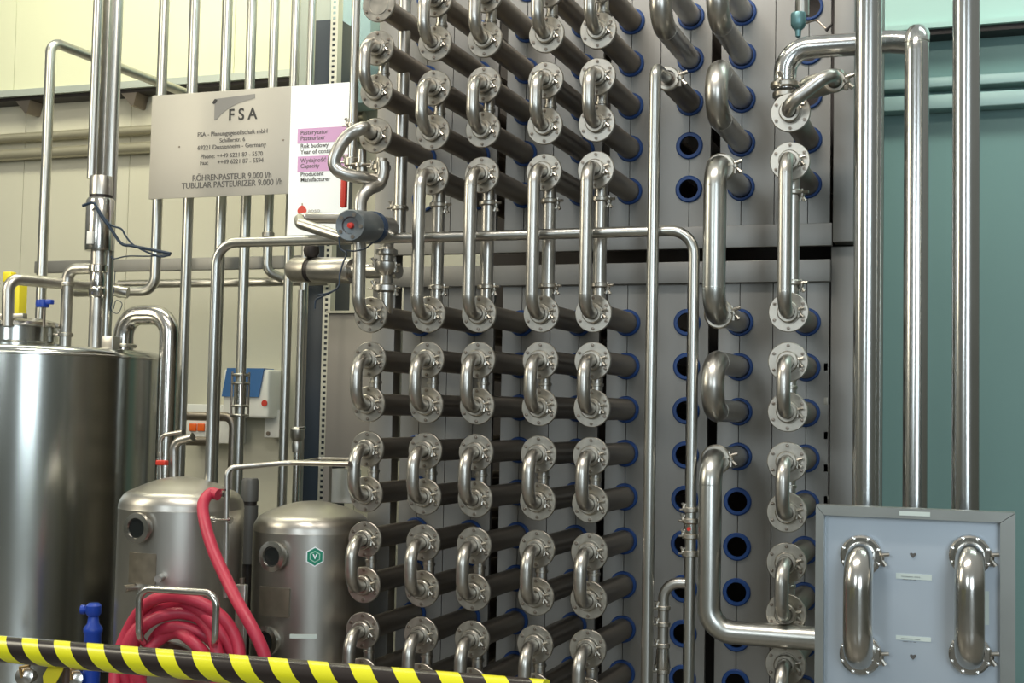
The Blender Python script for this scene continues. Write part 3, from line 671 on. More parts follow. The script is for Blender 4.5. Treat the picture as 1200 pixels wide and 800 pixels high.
# pipes over small tank
q = W(190, 545, 4.25)
t = pipe('red_tap_pipe', 'thin hooked steel pipe with a red tap behind the small tank', 'pipe', [W(188, 575, 4.1), W(188, 510, 4.1), W(214, 506, 4.1)], RAD(5, q), .03, SATIN, None, clamps=[(W(188, 532, 4.1), (0, 0, 1), dict(nut=None))])
b = Vector(t.location); q = W(191, 542, 4.07) - b
MB().box(q - Vector((.022, .015, .009)), q + Vector((.018, .01, .009)), ch=.004).build('tap_handle', RED, t)
q = W(205, 535, 4.3); pipe('hooked_pipe', 'steel pipe hooked over behind the small tank beside the red tap', 'pipe', [W(204, 575, 4.1), W(204, 518, 4.1), W(226, 512, 4.1)], RAD(10, q), .035, SATIN, None)
# thin pipe from hose fitting to the first column
q = W(265, 620, 3.86); ze = W(266, 548, 3.86).z
p0, p1 = W(264.5, 700, 3.86), W(266, 548, 3.86)
t = pipe('hose_supply_pipe', 'thin steel pipe rising beside the hose and bending right to the flange columns', 'pipe', [(p0.x, 3.86, p0.z), (p1.x, 3.86, ze), W(341, 542, 4.0), W(410, 543.5, 3.93)], RAD(6.5, q), .03, SATIN, None)
b = Vector(t.location) if t.type == 'EMPTY' else Vector(t.location)
pipe('thin_branch_pipe', 'thinner steel pipe branching back beside the flange columns', 'pipe', [W(341, 543, 4.06), W(375, 537, 4.2), W(410, 537.5, 4.15)], RAD(3.5, q), .02, SATIN, None)
h0 = W(258, 579, 3.84); o = MB(); o.lathe([(.0001, 0), (.009, 0), (.009, .02), (.014, .022), (.014, .034), (.009, .036), (.009, .055), (.0001, .055)], W(262, 579, 3.84), (-1, 0, 0), 14); o.box(h0 + Vector((-.02, -.004, .012)), h0 + Vector((.02, .004, .018)))
tag(o.build('hose_coupling', STEEL, None, h0), 'small steel coupling joining the red hose to the thin pipe', 'pipe fitting')
q = W(262, 609, 3.84); o = MB(); o.sweep([q - Vector((.04, 0, 0)), q + Vector((.025, 0, 0))], .004, 10); o.lathe([(.0001, 0), (.011, 0), (.011, .01), (.0001, .01)], q - Vector((.045, 0, 0)), (1, 0, 0), 12); o.lathe([(.0001, 0), (.011, 0), (.011, .01), (.0001, .01)], q + Vector((.02, 0, 0)), (1, 0, 0), 12)
tag(o.build('pipe_clip', STEEL, None, q), 'small steel pipe clip on the thin pipe below the coupling', 'clip')
# small dark pump motor between the tanks
q = W(291, 640, 4.35); zq = lambda py: W(291, py, 4.35).z - q.z
t = thing('small_motor', 'small dark cylindrical motor standing between the two small tanks', 'motor', q)
MB().sweep([(0, 0, -q.z), (0, 0, zq(655))], .02, 12).build('stand', DARK, t)
MB().lathe([(.0001, zq(660)), (RAD(20, q), zq(660)), (RAD(20, q), zq(592)), (.0001, zq(592))], n=24).build('body', CABD, t)
MB().lathe([(.0001, zq(592)), (RAD(17, q), zq(592)), (RAD(17, q), zq(587)), (.0001, zq(587))], n=24).build('band', DARK, t)
MB().lathe([(.0001, zq(587)), (RAD(20, q), zq(587)), (RAD(20, q), zq(563)), (RAD(17, q), zq(560)), (.0001, zq(560))], n=24).build('cap', CABD, t)
o = thing('grey_bracket_post', 'short grey post with a bolt beside the hose, between the small tanks', 'post', W(282, 740, 3.9)); q = W(282, 740, 3.9)
MB().box((-.018, -.01, -q.z), (.018, .01, W(282, 684, 3.9).z - q.z), ch=.003).build('post', SATIN, o)
MB().lathe([(.0001, 0), (.008, 0), (.008, .02), (.0001, .02)], (0, 0, W(282, 684, 3.9).z - q.z), (0, 0, 1), 10).build('bolt', BOLT, o)

# ------------------------------------------------------------------ piping around the first flange column
r1_ = RAD(15.5, W(430, 200, 4.0))
f = Vector((COLX[1], YF, zr('u3')))
pipe('looped_pipe', 'steel pipe looping left in front of the white sign from the leftmost column', 'pipe bend',
     cat_path([f + Vector((0, .0, 0)), f + Vector((-.005, -.045, .006)), W(425, 150, 3.985), W(407, 160, 3.97), W(394, 180, 3.95), W(392, 194, 3.95), W(402, 203, 3.96), W(424, 208, 4.0), W(440, 211, 4.05)], 6), r1_, 0, SATIN, None,
     clamps=[(f + Vector((0, -.016, 0)), (0, 1, 0), dict(r=.0245, nut=(1, 0, .3)))])
f = Vector((COLX[1], YF, zr('l0')))
pb = W(421, 300, 3.985)
pipe('s_bend_pipe', 'steel S-bend pipe dropping to the leftmost column beside the grey valve', 'pipe bend',
     cat_path([W(449, 190, 4.06), W(449, 203, 4.06), W(444, 216, 4.05), W(432, 222, 4.01), W(423, 234, 3.99), (pb.x, 3.985, W(421, 252, 3.985).z)], 6) + fil([(pb.x, 3.985, W(421, 258, 3.985).z), (f.x, 3.985, f.z), (f.x, YF, f.z)], .055, 8), r1_ * .98, 0, SATIN, None,
     clamps=[(f + Vector((0, -.016, 0)), (0, 1, 0), dict(r=.0245, nut=(1, 0, .3)))])
# top slim pipe with clamp at sign
q = W(416, 60, 4.3); zb2 = W(414, 205, 4.3).z
t = pipe('bright_slim_pipe', 'bright slim steel pipe running down between white sign and leftmost column', 'pipe', [(q.x, 4.3, zb2), (q.x, 4.3, 3.7)], RAD(10, q), .05, SATINV, None, clamps=[((q.x, 4.3, W(415, 147, 4.3).z), (0, 0, 1), dict(nut=(-1, -.3, 0))), ((q.x, 4.3, W(414, 190, 4.3).z), (0, 0, 1), dict(nut=(-1, -.3, 0), h=.03, r=.02))])
# grey actuator facing the viewer
a_, c_ = W(410, 264, 3.72), W(446, 267, 4.0); ax = (c_ - a_); L = ax.length; ax.normalize(); rr = RAD(38, a_)
t = thing('valve_actuator', 'round grey valve actuator pointing forward beside the white sign', 'valve', a_)
MB().lathe([(.0001, .012), (rr * .5, .010), (rr * .55, .002), (rr * .92, .0), (rr, .008), (rr, L * .62), (rr * .96, L * .64), (.0001, L * .64)], ax=ax, n=36).build('actuator_body', mat('grey_cast_housing', (.19, .21, .22), .42, .7, .1, (20, 20, 20), .25), t)
MB().lathe([(.0001, L * .64), (rr * 1.0, L * .64), (rr * 1.03, L * .66), (rr * 1.03, L * .76), (.0001, L * .76)], ax=ax, n=36).build('band', mat('blue_grey_band', (.03, .06, .12), .4, .3), t)
MB().lathe([(.0001, L * .76), (rr * .82, L * .76), (rr * .78, L * 1.25), (.0001, L * 1.25)], ax=ax, n=30).build('yoke', SATIN, t)
for k in range(5):
    g = k * 2 * PI / 5 + .4; u = Vector((0, 0, 1)); N = (u - ax * u.dot(ax)).normalized(); B = ax.cross(N)
    MB().lathe([(.0001, -.002), (rr * .13, -.002), (rr * .13, .01), (.0001, .01)], (N * math.cos(g) + B * math.sin(g)) * rr * .72, ax, 12).build('bolt', BOLT, t)
MB().lathe([(.0001, -.004), (rr * .17, -.003), (rr * .2, .012), (.0001, .012)], ax=ax, n=16).build('indicator', RED, t)
# hairpin pipe
pipe('hairpin_pipe', 'hairpin steel pipe poking left over the white sign\'s lower edge', 'pipe bend', [W(412, 256, 4.05), W(350, 255, 4.05), W(352, 262, 3.98), W(404, 279, 3.92)], RAD(13, W(380, 260, 4)), .02, SATIN, None)
# lying actuator
a_, c_ = W(342, 316, 4.35), W(414, 317, 4.28); ax = (c_ - a_); L = ax.length; ax.normalize(); rr = RAD(30, a_)
t = thing('lying_actuator', 'horizontal steel valve actuator with a black band left of the S-bend pipe', 'valve', a_)
MB().lathe([(.0001, 0), (rr * .8, 0), (rr * .97, .015), (rr * .97, L * .3), (.0001, L * .3)], ax=ax, n=32).build('end_cap', FLANGE, t)
MB().lathe([(.0001, L * .3), (rr * .9, L * .3), (rr * .9, L * .37), (.0001, L * .37)], ax=ax, n=32).build('band', DARK, t)
MB().lathe([(.0001, L * .37), (rr * .93, L * .37), (rr, L * .4), (rr, L * .96), (rr * .9, L), (.0001, L)], ax=ax, n=32).build('cylinder', SATIN, t)
MB().lathe([(.0001, L), (rr * .6, L), (rr * .55, L * 1.7), (.0001, L * 1.7)], ax=ax, n=24).build('yoke', SATIN, t)
q = ax * L * .33 + Vector((0, -.01, rr)); MB().lathe([(.0001, -.01), (.022, 0), (.03, .02), (.026, .04), (.0001, .048)], q, (.1, 0, 1), 16).build('knob', DARK, t)
# vertical stack of clamps at the S-bend
q = W(452, 345, 4.16); hq = lambda py: W(452, py, 4.16).z - q.z; s = RAD(2, q)
t = thing('clamped_valve_body', 'stack of steel clamps and cone between S-bend pipe and second column', 'pipe fitting', q)
MB().lathe([(s * 8, hq(368)), (s * 9, hq(350)), (s * 9, hq(343)), (s * 15, hq(341)), (s * 15, hq(335)), (s * 9, hq(333)), (s * 7, hq(323)), (s * 12, hq(319)), (s * 14, hq(314)), (s * 14, hq(308)), (s * 8, hq(306)), (s * 8, hq(300)), (s * 13, hq(298)), (s * 13, hq(293)), (s * 8, hq(290)), (s * 8, hq(265)), (.0001, hq(265))], n=26).build('body', SATIN, t)
for py in (338, 311): wing(t, (s * 14, -.01, hq(py)), (1, -.2, 0), 1.2); wing(t, (-s * 14, -.01, hq(py)), (-1, -.2, 0), 1.2)
# vertical shell pipe right of it
q = W(469, 235, 4.3); t = pipe('rear_clamped_pipe', 'vertical steel pipe with a clamp between the leftmost two columns', 'pipe', [(q.x, 4.3, W(469, 282, 4.3).z), (q.x, 4.3, 3.3)], RAD(15, q), .05, SATIN, None, clamps=[((q.x, 4.3, W(469, 244, 4.3).z), (0, 0, 1), dict(nut=(-1, -.3, 0)))])
# cross link under u3 of column 1
q = W(447, 196, 4.1); o = MB().lathe([(.0001, -.02), (.024, -.02), (.024, -.008), (.032, -.008), (.032, .006), (.022, .008), (.02, .03), (.0001, .03)], q, (0, 0, 1), 22).build('clamp_joint', FLANGE, None, q); tag(o, 'steel clamp joint at the head of the S-bend pipe', 'pipe fitting')
o = wing(o, (-.03, -.01, 0), (-1, -.2, 0), 1.1)
q = W(424, 192, 4.12); t = thing('branch_valve', 'small steel valve inside the loop of the looping pipe', 'valve', q)
MB().lathe([(.0001, -.035), (.02, -.035), (.02, -.012), (.028, -.01), (.028, .0), (.016, .004), (.014, .05), (.0001, .05)], n=22).build('valve_body', SATIN, t); MB().sweep([(-.03, -.02, -.006), (.05, -.02, -.01)], .006, 10).build('lever', BOLT, t)
cable('cable', 'thin dark cable hanging from the grey actuator to the lying actuator', [(397, 277), (399, 291), (406, 297), (402, 308), (398, 322), (397, 335), (388, 342), (372, 346)], .003, WIREB, 3.9)
cable('cable', 'thin blue-black cable looping under the grey actuator', [(405, 293), (415, 294), (428, 291), (437, 284)], .0025, WIREB, 3.85)
cable('cable', 'short blue cable end dangling below the lying actuator', [(395, 338), (385, 344), (376, 348), (370, 352), (369, 362)], .0035, WIREB, 4.3)
q = W(403, 228, 4.6); o = MB().box((q.x - .011, 4.59, W(403, 243, 4.6).z), (q.x + .011, 4.61, W(403, 208, 4.6).z), ch=.003).build('red_strap', RED, None, (q.x, 4.6, W(403, 243, 4.6).z)); tag(o, 'narrow red strap hanging beside the white sign', 'strap')

# ------------------------------------------------------------------ signs
YS = 5.2
a_, c_ = W(178.5, 107, YS), W(341, 170, YS); zt_ = W(260, 106.5, YS).z; zb2 = W(260, 230, YS).z
b = Vector((a_.x, YS, zb2)); t = thing('metal_sign', 'engraved grey metal sign lettered with the tubular pasteurizer maker\'s details', 'sign', b)
rel(b, MB().box((a_.x, YS, zb2), (c_.x - .002, YS + .004, zt_), ch=.0012)).build('sign_plate', SIGN, t)
def st(s, px, py, cap, m=INK, al='CENTER', bold=0, sx=1, Y=YS, par=None, bb=None):
    q = W(px, py, Y - .0012); k = RAD(2, q); return text(s, q - (bb if bb is not None else b), cap * k / .70, m, par or t, 'lettering', (PI / 2, 0, 0), al, bold, sx)
def pxw(n): return n
st('F S A', 284, 140, 13.5, INK, 'CENTER', .0012, .93)
st('FSA - Planungsgesellschaft mbH', 272, 158, 5.2, INKG, 'CENTER', .0001, 1.0)
st('Schillerstr. 6', 272, 166, 4.8, INKG); st('69221 Dossenheim - Germany', 271, 173.5, 5.2, INKG)
st('Phone: ++49 6221 87 - 5570', 271, 184, 5.2, INKG, sx=.97); st('Fax:      ++49 6221 87 - 5594', 271, 191.5, 5.2, INKG, sx=.97)
st('RÖHRENPASTEUR 9.000 l/h', 271, 210, 7.0, INKG, 'CENTER', .0003, .9); st('TUBULAR PASTEURIZER 9.000 l/h', 271, 218.5, 7.0, INKG, 'CENTER', .0003, .94)
def SP(px, py): q = W(px, py, YS); return (q.x - b.x, q.z - b.z)
poly = [SP(252, 116), SP(299, 110), SP(299, 115), SP(290, 117.5), SP(279, 121), SP(268, 127), SP(259, 134), SP(254, 140), SP(251, 141)]
o = MB().prism(poly, -.0012, 0); o.build('emblem', SIGNG, t)
poly = [SP(249, 120), SP(252, 116), SP(255, 117), SP(253, 121), SP(250, 122)]; MB().prism(poly, -.002, 0).build('emblem', INK, t)
for px, py in ((210, 172), (332, 164)):
    q = W(px, py, YS) - b; MB().lathe([(.0001, -.003), (.004, -.002), (.004, 0), (.0001, 0)], q, (0, 1, 0), 10).build('screw', BOLT, t)
YS2 = 5.19
a_, c_ = W(341.5, 100, YS2), W(412, 96, YS2); zt_ = W(376, 98.5, YS2).z; zb2 = W(370, 275, YS2).z
b = Vector((a_.x, YS2, zb2)); t = thing('white_sign', 'white sheet sign with lilac text bands beside the metal sign', 'sign', b)
rel(b, MB().box((a_.x, YS2, zb2), (c_.x, YS2 + .004, zt_))).build('sign_sheet', PAPER, t)
for y0_, y1_ in ((151, 165), (183.5, 199)):
    p, q = W(349, y0_, YS2), W(409, y1_, YS2); rel(b, MB().box((p.x, YS2 - .001, q.z), (q.x, YS2, p.z))).build('colour_band', PURP, t)
for s, y in (('Pasteryzator', 158), ('Pasteurizer', 164.5), ('Rok budowy', 173.5), ('Year of constr.', 180.5), ('Wydajność', 190.5), ('Capacity', 197), ('Producent', 206.5), ('Manufacturer', 213)):
    st(s, 352, y, 5.0, INKG, 'LEFT', .0002, 1, YS2, t, b)
q = W(354, 247, YS2) - b; k = RAD(2, W(354, 247, YS2))
o = MB().prism([(q.x + k * 5.5 * math.cos(g) * (1 + .1 * math.cos(2 * g)), q.z + k * 5.8 * math.sin(g) * (1 - .1 * math.cos(2 * g))) for g in [2 * PI * j / 20 for j in range(20)]], -.0015, 0); o.build('emblem', RED, t)
MB().box((q.x - k * .8, -.0014, q.z + k * 5), (q.x + k * .8, 0, q.z + k * 9)).build('emblem', BOLT, t)
st('apso', 361, 249, 5, SIGN, 'LEFT', 0, 1.2, YS2, t, b)

# ------------------------------------------------------------------ wall fixtures
YB = 6.6
def wbox(px0, py0, px1, py1, Y0, Y1):
    a, c = W(px0, py0, Y0), W(px1, py1, Y0); return (a.x, Y0, c.z), (c.x, Y1, a.z)
A, B_ = wbox(262, 431, 314, 490, YB - .2, YB); b = Vector((A[0], YB - .2, A[2]))
t = thing('towel_dispenser', 'blue and white wall dispenser behind the thin pipes', 'dispenser', b)
w_ = B_[0] - A[0]; hh = B_[2] - A[2]
MB().box((0, 0, 0), (w_, .2, hh * .98), ch=.015).build('body', WHITE, t)
MB().prism([(.0, hh * .42), (w_ * .1, hh * 1.0), (w_ * .9, hh * 1.0), (w_ * .8, hh * .42)], -.012, .1).build('cover', BLUED, t)
MB().lathe([(.0001, -.006), (w_ * .06, -.006), (w_ * .06, 0), (.0001, 0)], (w_ * .92, 0, hh * .3), (0, 1, 0), 16).build('button', RED, t)
A, B_ = wbox(310, 480, 327, 513, YB - .1, YB); b = Vector((A[0], YB - .1, A[2])); w_ = B_[0] - A[0]; hh = B_[2] - A[2]
t = thing('switch_box', 'small white box on the wall right of the dispenser', 'box', b); MB().box((0, 0, 0), (w_, .1, hh), ch=.006).build('body', WHITE, t)
MB().lathe([(.0001, -.006), (.012, -.006), (.012, 0), (.0001, 0)], (w_ * .3, 0, hh * .15), (0, 1, 0), 12).build('knob', BOLT, t)
A, B_ = wbox(218, 473, 275, 520, YB - .12, YB); b = Vector((A[0], YB - .12, A[2])); w_ = B_[0] - A[0]; hh = B_[2] - A[2]
t = thing('socket_box', 'white wall box with two orange sockets left of the dispenser', 'socket', b); MB().box((0, 0, 0), (w_, .12, hh), ch=.006).build('body', WHITE, t)
for px in (227, 236.5):
    A2, B2 = wbox(px - 4, 496, px + 3.6, 505, YB - .12, YB); MB().box((A2[0] - b.x, -.012, A2[2] - b.z), (B2[0] - b.x, .002, B2[2] - b.z), ch=.003).build('socket', ORANGE, t)
# dark column, perforated tray, cabinets
A, B_ = wbox(361, 300, 379, 700, 5.9, 6.1); o = MB().box((A[0], 5.9, 0), (B_[0], 6.1, W(370, 24, 5.9).z), ch=.004).build('dark_column', NAVY, None, (A[0], 5.9, 0)); tag(o, 'tall dark navy column left of the perforated strip', 'column')
# perforated strip
q0, q1 = W(380, 300, 5.85), W(388, 300, 5.85); z0, z1 = 0, 3.75; b = Vector((q0.x, 5.85, z0)); w_ = q1.x - q0.x
m = MB(); nst = 140; st_ = (z1 - z0) / nst
m.box((0, 0, 0), (w_ * .28, .003, z1 - z0)); m.box((w_ * .72, 0, 0), (w_, .003, z1 - z0)); m.box((w_, 0, 0), (w_ + .003, .05, z1 - z0))
for k in range(nst): m.box((w_ * .28, 0, k * st_), (w_ * .72, .003, k * st_ + st_ * .5))
o = m.build('perforated_strip', mat('galvanised', (.62, .62, .55), .45, .5), None); o.location = b; tag(o, 'light perforated metal strip running up beside the dark column', 'cable tray')
A, B_ = wbox(384, 367, 447, 541, 5.7, 6.0); b = Vector((A[0], 5.7, A[2])); w_ = B_[0] - A[0]; hh = B_[2] - A[2]
t = thing('grey_cabinet', 'plain grey control cabinet behind the leftmost column', 'cabinet', b); MB().box((0, .01, 0), (w_, .3, hh), ch=.004).build('body', CAB, t); MB().box((.004, 0, .004), (w_ - .004, .012, hh - .01), ch=.003).build('door', CAB, t)
MB().box((-.005, -.01, hh), (w_, .3, hh + .012)).build('top_ledge', CREAM_SHADE, t); MB().box((-.0, -.0, -A[2]), (.03, .03, 0)).build('leg', CAB, t); MB().box((w_ - .03, 0, -A[2]), (w_, .03, 0)).build('leg', CAB, t)
A, B_ = wbox(386, 549, 412, 590, 5.9, 6.0); o = MB().box(A, B_, ch=.004).build('white_box', WHITE, None, A); tag(o, 'small white box below the grey cabinet', 'box')
A, B_ = wbox(389, -60, 432, 120, 6.3, 6.4805); o = MB().box(A, B_, ch=.004).build('pale_blue_cabinet', PALE, None, A); tag(o, 'pale blue-green panel at the top behind the white sign', 'panel')
A, B_ = wbox(352, 0, 386, 200, 6.35, 6.5); o = MB().box((A[0], 6.35, B_[2] * 0 + A[2]), (B_[0], 6.5, W(370, -60, 6.35).z), ch=.004).build('wall_board', mat('grey_green_panel', (.30, .33, .30), .5), None, A); tag(o, 'grey-green panel behind the thin pipes above the white sign', 'panel')

# ------------------------------------------------------------------ walls, ledge, floor
zl0 = (W(60, 117, YB).z + W(1150, 36, YB).z) / 2
XL, XM, XR = -9.0, W(700, 300, YB).x, 2.2
def wall(x0, x1, z0, z1, Y, pw, m, name, ph=0):
    mb = MB(); x = x0 - ph
    while x < x1:
        mb.box((max(x, x0) + .002, Y, z0), (min(x + pw, x1) - .002, Y + .08, z1), ch=.0); x += pw
    mb.box((x0, Y + .006, z0), (x1, Y + .1, z1)); return struct(mb.build(name, m))
pw = abs(W(157, 50, YB).x - W(34, 50, YB).x)
x34 = W(34, 50, YB).x
ph = ((x34 - XL) % pw); ph = pw - ph
UY = YB - .12
wall(XL, XM, 0, zl0, YB, pw, CREAM_SHADE, 'wall_back', ph); wall(XL, XM, zl0, 5, UY, pw, CREAM_LIT, 'wall_back.001', ph)
wall(XM, XR, 0, zl0, YB, 9, COOL_SHADE, 'wall_back.002'); wall(XM, XR, zl0, 5, UY, 9, COOL_LIT, 'wall_back.003')
struct(MB().box((XL, UY - .03, zl0 - .01), (XM, UY, zl0 + .03)).build('trim_1', LEDGE)); struct(MB().box((XM, UY - .03, zl0 - .005), (XR, UY, zl0 + .02)).build('trim_3', COOL_LIT))
struct(MB().box((XL, UY, zl0 - .03), (XR, YB, zl0 - .0)).build('trim_2', DARK))
for px, lab in ((26, 'leftmost'), (150, 'second')):
    q = W(px, 128, UY); m = MB().prism([(-.05, 0), (.055, 0), (.035, -.075), (.02, -.078)], .0, .118); o = m.build('ledge_bracket', BOLT, None); o.location = (q.x, UY, zl0 - .03)
    tag(o, '%s small dark bracket under the wall ledge' % lab, 'bracket', 'brackets under the wall ledge')
for (px, py, r_, lab) in ((60, 158, .028, 'upper'), (60, 178, .034, 'lower')):
    z = W(px, py, YB - .07).z; b = Vector((XL, YB - .05, z)); o = MB().sweep([(XL, YB - .05, z), (W(430, 200, YB).x, YB - .05, z)], r_, 18).build('wall_conduit', CONDUIT, None, b); tag(o, '%s horizontal pipe along the cream wall under the ledge' % lab, 'pipe', 'horizontal pipes along the wall')
for (py, h_, lab) in ((97, .05, 'upper'), (120, .07, 'lower')):
    z = W(1150, py - 3, YB - .08).z; o = MB().box((XM, YB - .1, z - h_ / 2), (XR, YB, z + h_ / 2), ch=.006).build('wall_rail', mat('rail_teal', (.33, .46, .44), .4, .3), None, (XM, YB, z)); tag(o, '%s horizontal rail on the right wall behind the tall pipes' % lab, 'rail', 'rails along the teal wall')
struct(MB().box((-9, -5, -.1), (4, 7, 0)).build('floor', FLOORM))

# ------------------------------------------------------------------ red hose, handle, blue valve
YHs = 3.62
cc = W(216, 783, YHs); k = RAD(2, cc)
pp = []
p_in = W(256, 579.5, 3.82)
lead = [p_in, p_in + Vector((-.03, 0, .003)), W(238, 590, 3.78), W(240, 612, 3.74), W(250, 645, 3.7), W(266, 680, 3.66), W(279, 706, 3.62), W(297, 738, YHs - .03), W(311, 772, YHs - .03), W(316, 820, YHs - .02)]
pp = list(lead)
turns = [(88, -.00), (82, -.045), (70, -.0), (66, .02), (56, -.04)]
n = 0; a0 = -.5
rads = [92, 84, 72, 62, 53]
N = 14
for j in range(N * 5):
    g = a0 - 2 * PI * j / N; f_ = j / N; i = int(f_); u = f_ - i
    ra = rads[i] * (1 - u) + (rads[i + 1] if i < 4 else rads[i] - 6) * u
    pp.append(cc + Vector((k * ra * math.cos(g) * .96, -.035 + .02 * math.sin(3 * g + i * 2) + (.02 if i % 2 else 0), k * ra * math.sin(g) * 1.0 - k * (6 if i > 2 else 0))))
hp = cat_path(pp, 5); b = Vector((cc.x, YHs, cc.z - k * 95))
tag(MB().sweep(hp, k * 7.2, 14).build('red_hose', HOSE, None, b), 'coiled red rubber hose hanging before the small tank', 'hose')
c2 = []
for j in range(30):
    g = PI * 1.15 - PI * 1.3 * j / 29; c2.append(cc + Vector((k * 79 * math.cos(g), -.01 + .01 * math.sin(5 * g), k * (79 * math.sin(g)))))
# hose rest
q = W(212, 752, YHs + .07); t = thing('hose_rest', 'curved steel saddle carrying the coiled red hose', 'bracket', q)
arc = [(k * 44 * math.cos(g), 0, k * (26 * math.sin(g) - 22)) for g in [PI * j / 16 for j in range(17)]]
m = MB(); vs = []; 
for x_, y_, z_ in arc: vs += [(x_, -.06, z_), (x_, .07, z_), (x_ * .94, .07, z_ - .006), (x_ * .94, -.06, z_ - .006)]
fs = []
for i in range(16):
    for j in range(4): fs.append((4 * i + j, 4 * i + (j + 1) % 4, 4 * i + 4 + (j + 1) % 4, 4 * i + 4 + j))
fs += [(0, 1, 2, 3), (64, 67, 66, 65)]
m.add(vs, fs).build('saddle', SATIN, t); MB().box((-.16, .06, -.3), (.16, .08, -.02), ch=.004).build('back_plate', TANKD, t)
q = W(208, 756, 3.52)
A = [W(171, 757, 3.6), W(163, 745, 3.52), W(163, 689, 3.52), W(254, 695, 3.52), W(252, 750, 3.52), W(250, 760, 3.6)]
pipe('hose_guard', 'chrome tube handle bent round the coiled red hose', 'handle', A, RAD(8.5, q), .04, STEEL, None)
# blue valve
q = W(106, 820, 3.95); s = RAD(2, q); hq = lambda py: W(106, py, 3.95).z - q.z
t = thing('blue_valve', 'blue plastic valve standing in front of the large tank', 'valve', q); MB().sweep([(0, 0, -q.z), (0, 0, .002)], s * 6, 14).build('pipe', SATIN, t)
MB().lathe([(.0001, 0), (s * 10, 0), (s * 10, hq(742)), (s * 11, hq(740)), (s * 11, hq(735)), (s * 7, hq(730)), (s * 6, hq(722)), (s * 9, hq(718)), (s * 9, hq(709)), (s * 6, hq(706)), (.0001, hq(706))], n=22).build('body', BLUEP, t)
MB().lathe([(.0001, 0), (s * 4, 0), (s * 4, s * 10), (s * 5.5, s * 10), (s * 5.5, s * 15), (.0001, s * 15)], (0, -.0, hq(714)), (-1, -.3, 0), 14).build('nozzle', BLUEP, t)
# small valves below the tape
for px, py, lab in ((30, 792, 'brass and steel tap below the striped rail at the left edge'), (88, 795, 'round steel fitting below the striped rail beside the blue valve')):
    q = W(px, py, 3.9); t = thing('tap', lab, 'tap', q); MB().sweep([(0, .01, -q.z), (0, .01, 0)], .012, 12).build('pipe', SATIN, t)
    MB().lathe([(.0001, -.06), (.02, -.06), (.022, -.01), (.032, -.005), (.032, .015), (.018, .02), (.0001, .022)], ax=(.3, -1, .2), n=20).build('body', STEEL, t); MB().sweep([(0, -.02, 0), (0, -.03, .035), (.04, -.03, .045)], .006, 10).build('handle', mat('brass', (.6, .42, .2), .35, 1), t)

# ------------------------------------------------------------------ striped rail in front
r0p, r1p = W(-30, 757.5, 2.35), W(640, 815.5, 2.15)
d = (r1p - r0p); L = d.length
o = MB().sweep([(0, 0, 0), (L, 0, 0)], RAD(34, W(300, 785, 2.25)), 36).build('striped_rail', STRIPE, None)
o.location = r0p; X = d.normalized(); Z = Vector((0, 0, 1)); Yv = Z.cross(X).normalized(); Z = X.cross(Yv)
o.rotation_euler = Matrix((X, Yv, Z)).transposed().to_euler(); tag(o, 'yellow and black striped barrier rail across the lower left corner', 'barrier')
q = W(62, 775, 2.33); pl = [W(72, 773, 2.33), W(58, 778, 2.33), W(50, 792, 2.33), W(52, 812, 2.33), W(62, 806, 2.32), (W(73, 786, 2.32)), W(75, 776, 2.32)]
m = MB(); n = len(pl); m.add(list(pl) + [p + Vector((0, .002, 0)) for p in pl], [tuple(range(n)), tuple(reversed(range(n, 2 * n)))] + [(i, i + n, (i + 1) % n + n, (i + 1) % n) for i in range(n)])
tag(m.build('tape_tail', YEL, None, q), 'yellow tape end hanging under the striped rail', 'tape')
q = W(78, 770, 2.37); o = MB().sweep([(q.x, 2.37, 0), (q.x, 2.37, q.z)], .008, 14).build('barrier_post', mat('brown_post', (.08, .05, .04), .5), None, (q.x, 2.37, 0)); tag(o, 'thin dark post under the striped barrier rail', 'post')

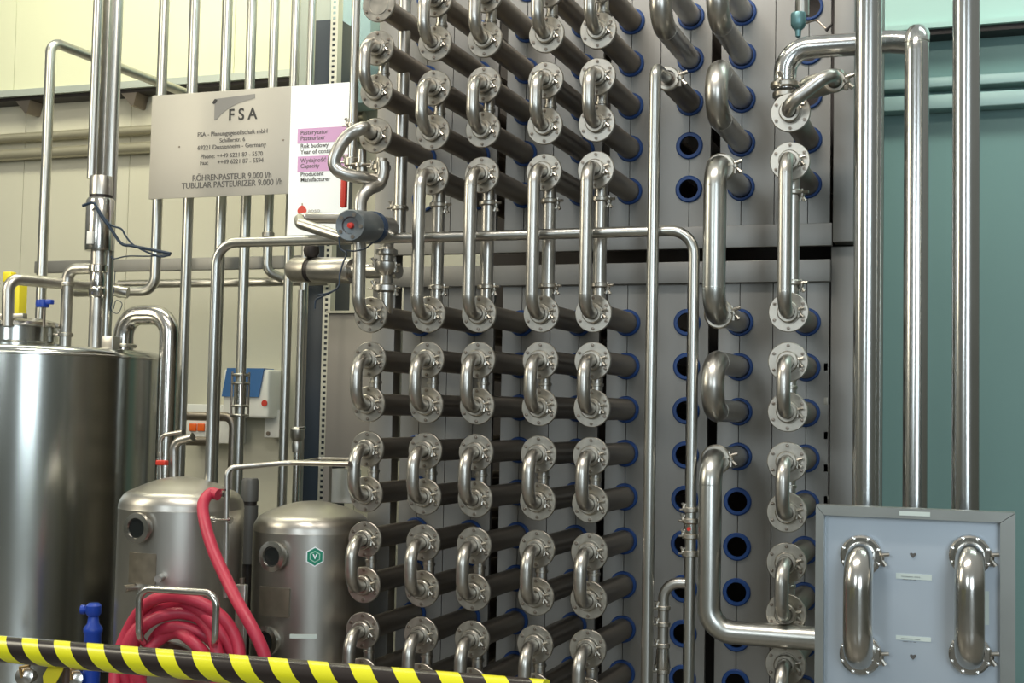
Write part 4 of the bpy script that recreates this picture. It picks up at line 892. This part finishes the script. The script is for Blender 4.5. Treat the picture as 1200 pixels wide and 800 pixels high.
# ------------------------------------------------------------------ light
w = bpy.data.worlds.new('hall'); sc.world = w; w.use_nodes = True; nt = w.node_tree; bg = nt.nodes['Background']
tc = nt.nodes.new('ShaderNodeTexCoord'); sx_ = nt.nodes.new('ShaderNodeSeparateXYZ'); rp_ = nt.nodes.new('ShaderNodeValToRGB')
nt.links.new(tc.outputs['Generated'], sx_.inputs[0]); mr = nt.nodes.new('ShaderNodeMapRange'); mr.inputs['From Min'].default_value = -1; nt.links.new(sx_.outputs['Z'], mr.inputs['Value']); nt.links.new(mr.outputs[0], rp_.inputs[0])
cr_ = rp_.color_ramp; cr_.elements[0].position = .3; cr_.elements[0].color = (.02, .02, .014, 1); cr_.elements[1].position = .95; cr_.elements[1].color = (.42, .44, .42, 1)
e = cr_.elements.new(.5); e.color = (.10, .107, .09, 1); e = cr_.elements.new(.65); e.color = (.28, .29, .27, 1)
nt.links.new(rp_.outputs[0], bg.inputs[0]); bg.inputs[1].default_value = 1.0
def area(name, loc, tgt, sx, sy, e, col):
    l = bpy.data.lights.new(name, 'AREA'); l.shape = 'RECTANGLE'; l.size = sx; l.size_y = sy; l.energy = e; l.color = col
    o = bpy.data.objects.new(name, l); C.objects.link(o); o.location = loc
    o.rotation_euler = (Vector(tgt) - Vector(loc)).to_track_quat('-Z', 'Y').to_euler(); return o
area('unseen_front_light', (2.4, -3.6, 2.9), (-.9, 4, 2.0), 2.3, 3.2, 165, (.78, .91, 1))  # unseen area light added behind the camera for bluish streaks on the steel
area('unseen_front_light', (-2.2, -3.4, 3.5), (-1.6, 4, 2.2), 1.2, 2.2, 72, (.84, .94, 1))  # second unseen area light added behind the camera for reflections and fill
area('added_left_light', (-5.4, 2.0, 3.6), (-1.5, 5, 2.4), 1.2, 2.2, 70, (1, .92, .72))  # unseen warm area light added at left for cream streaks on the steel
area('added_top_light', (-3.8, 4.6, 5.2), (-4.0, 6.6, 2.8), 3.6, .6, 120, (1, .97, .74))  # unseen overhead light added to brighten the upper left wall
area('added_top_light', (-1.2, 2.0, 5.0), (-1.2, 3.8, 1.8), 2.6, .35, 110, (1, .93, .83))  # unseen overhead light added so the machine is brighter towards its top
area('added_top_light', (1.2, 4.9, 5.2), (.7, 6.6, 3.4), 2, .5, 45, (.8, 1, .95))  # unseen cool overhead light added as fill on the right wall
sc.view_settings.view_transform = 'Standard'; sc.view_settings.look = 'None'; sc.view_settings.exposure = 0; sc.view_settings.gamma = 1; sc.view_settings.use_curve_mapping = False
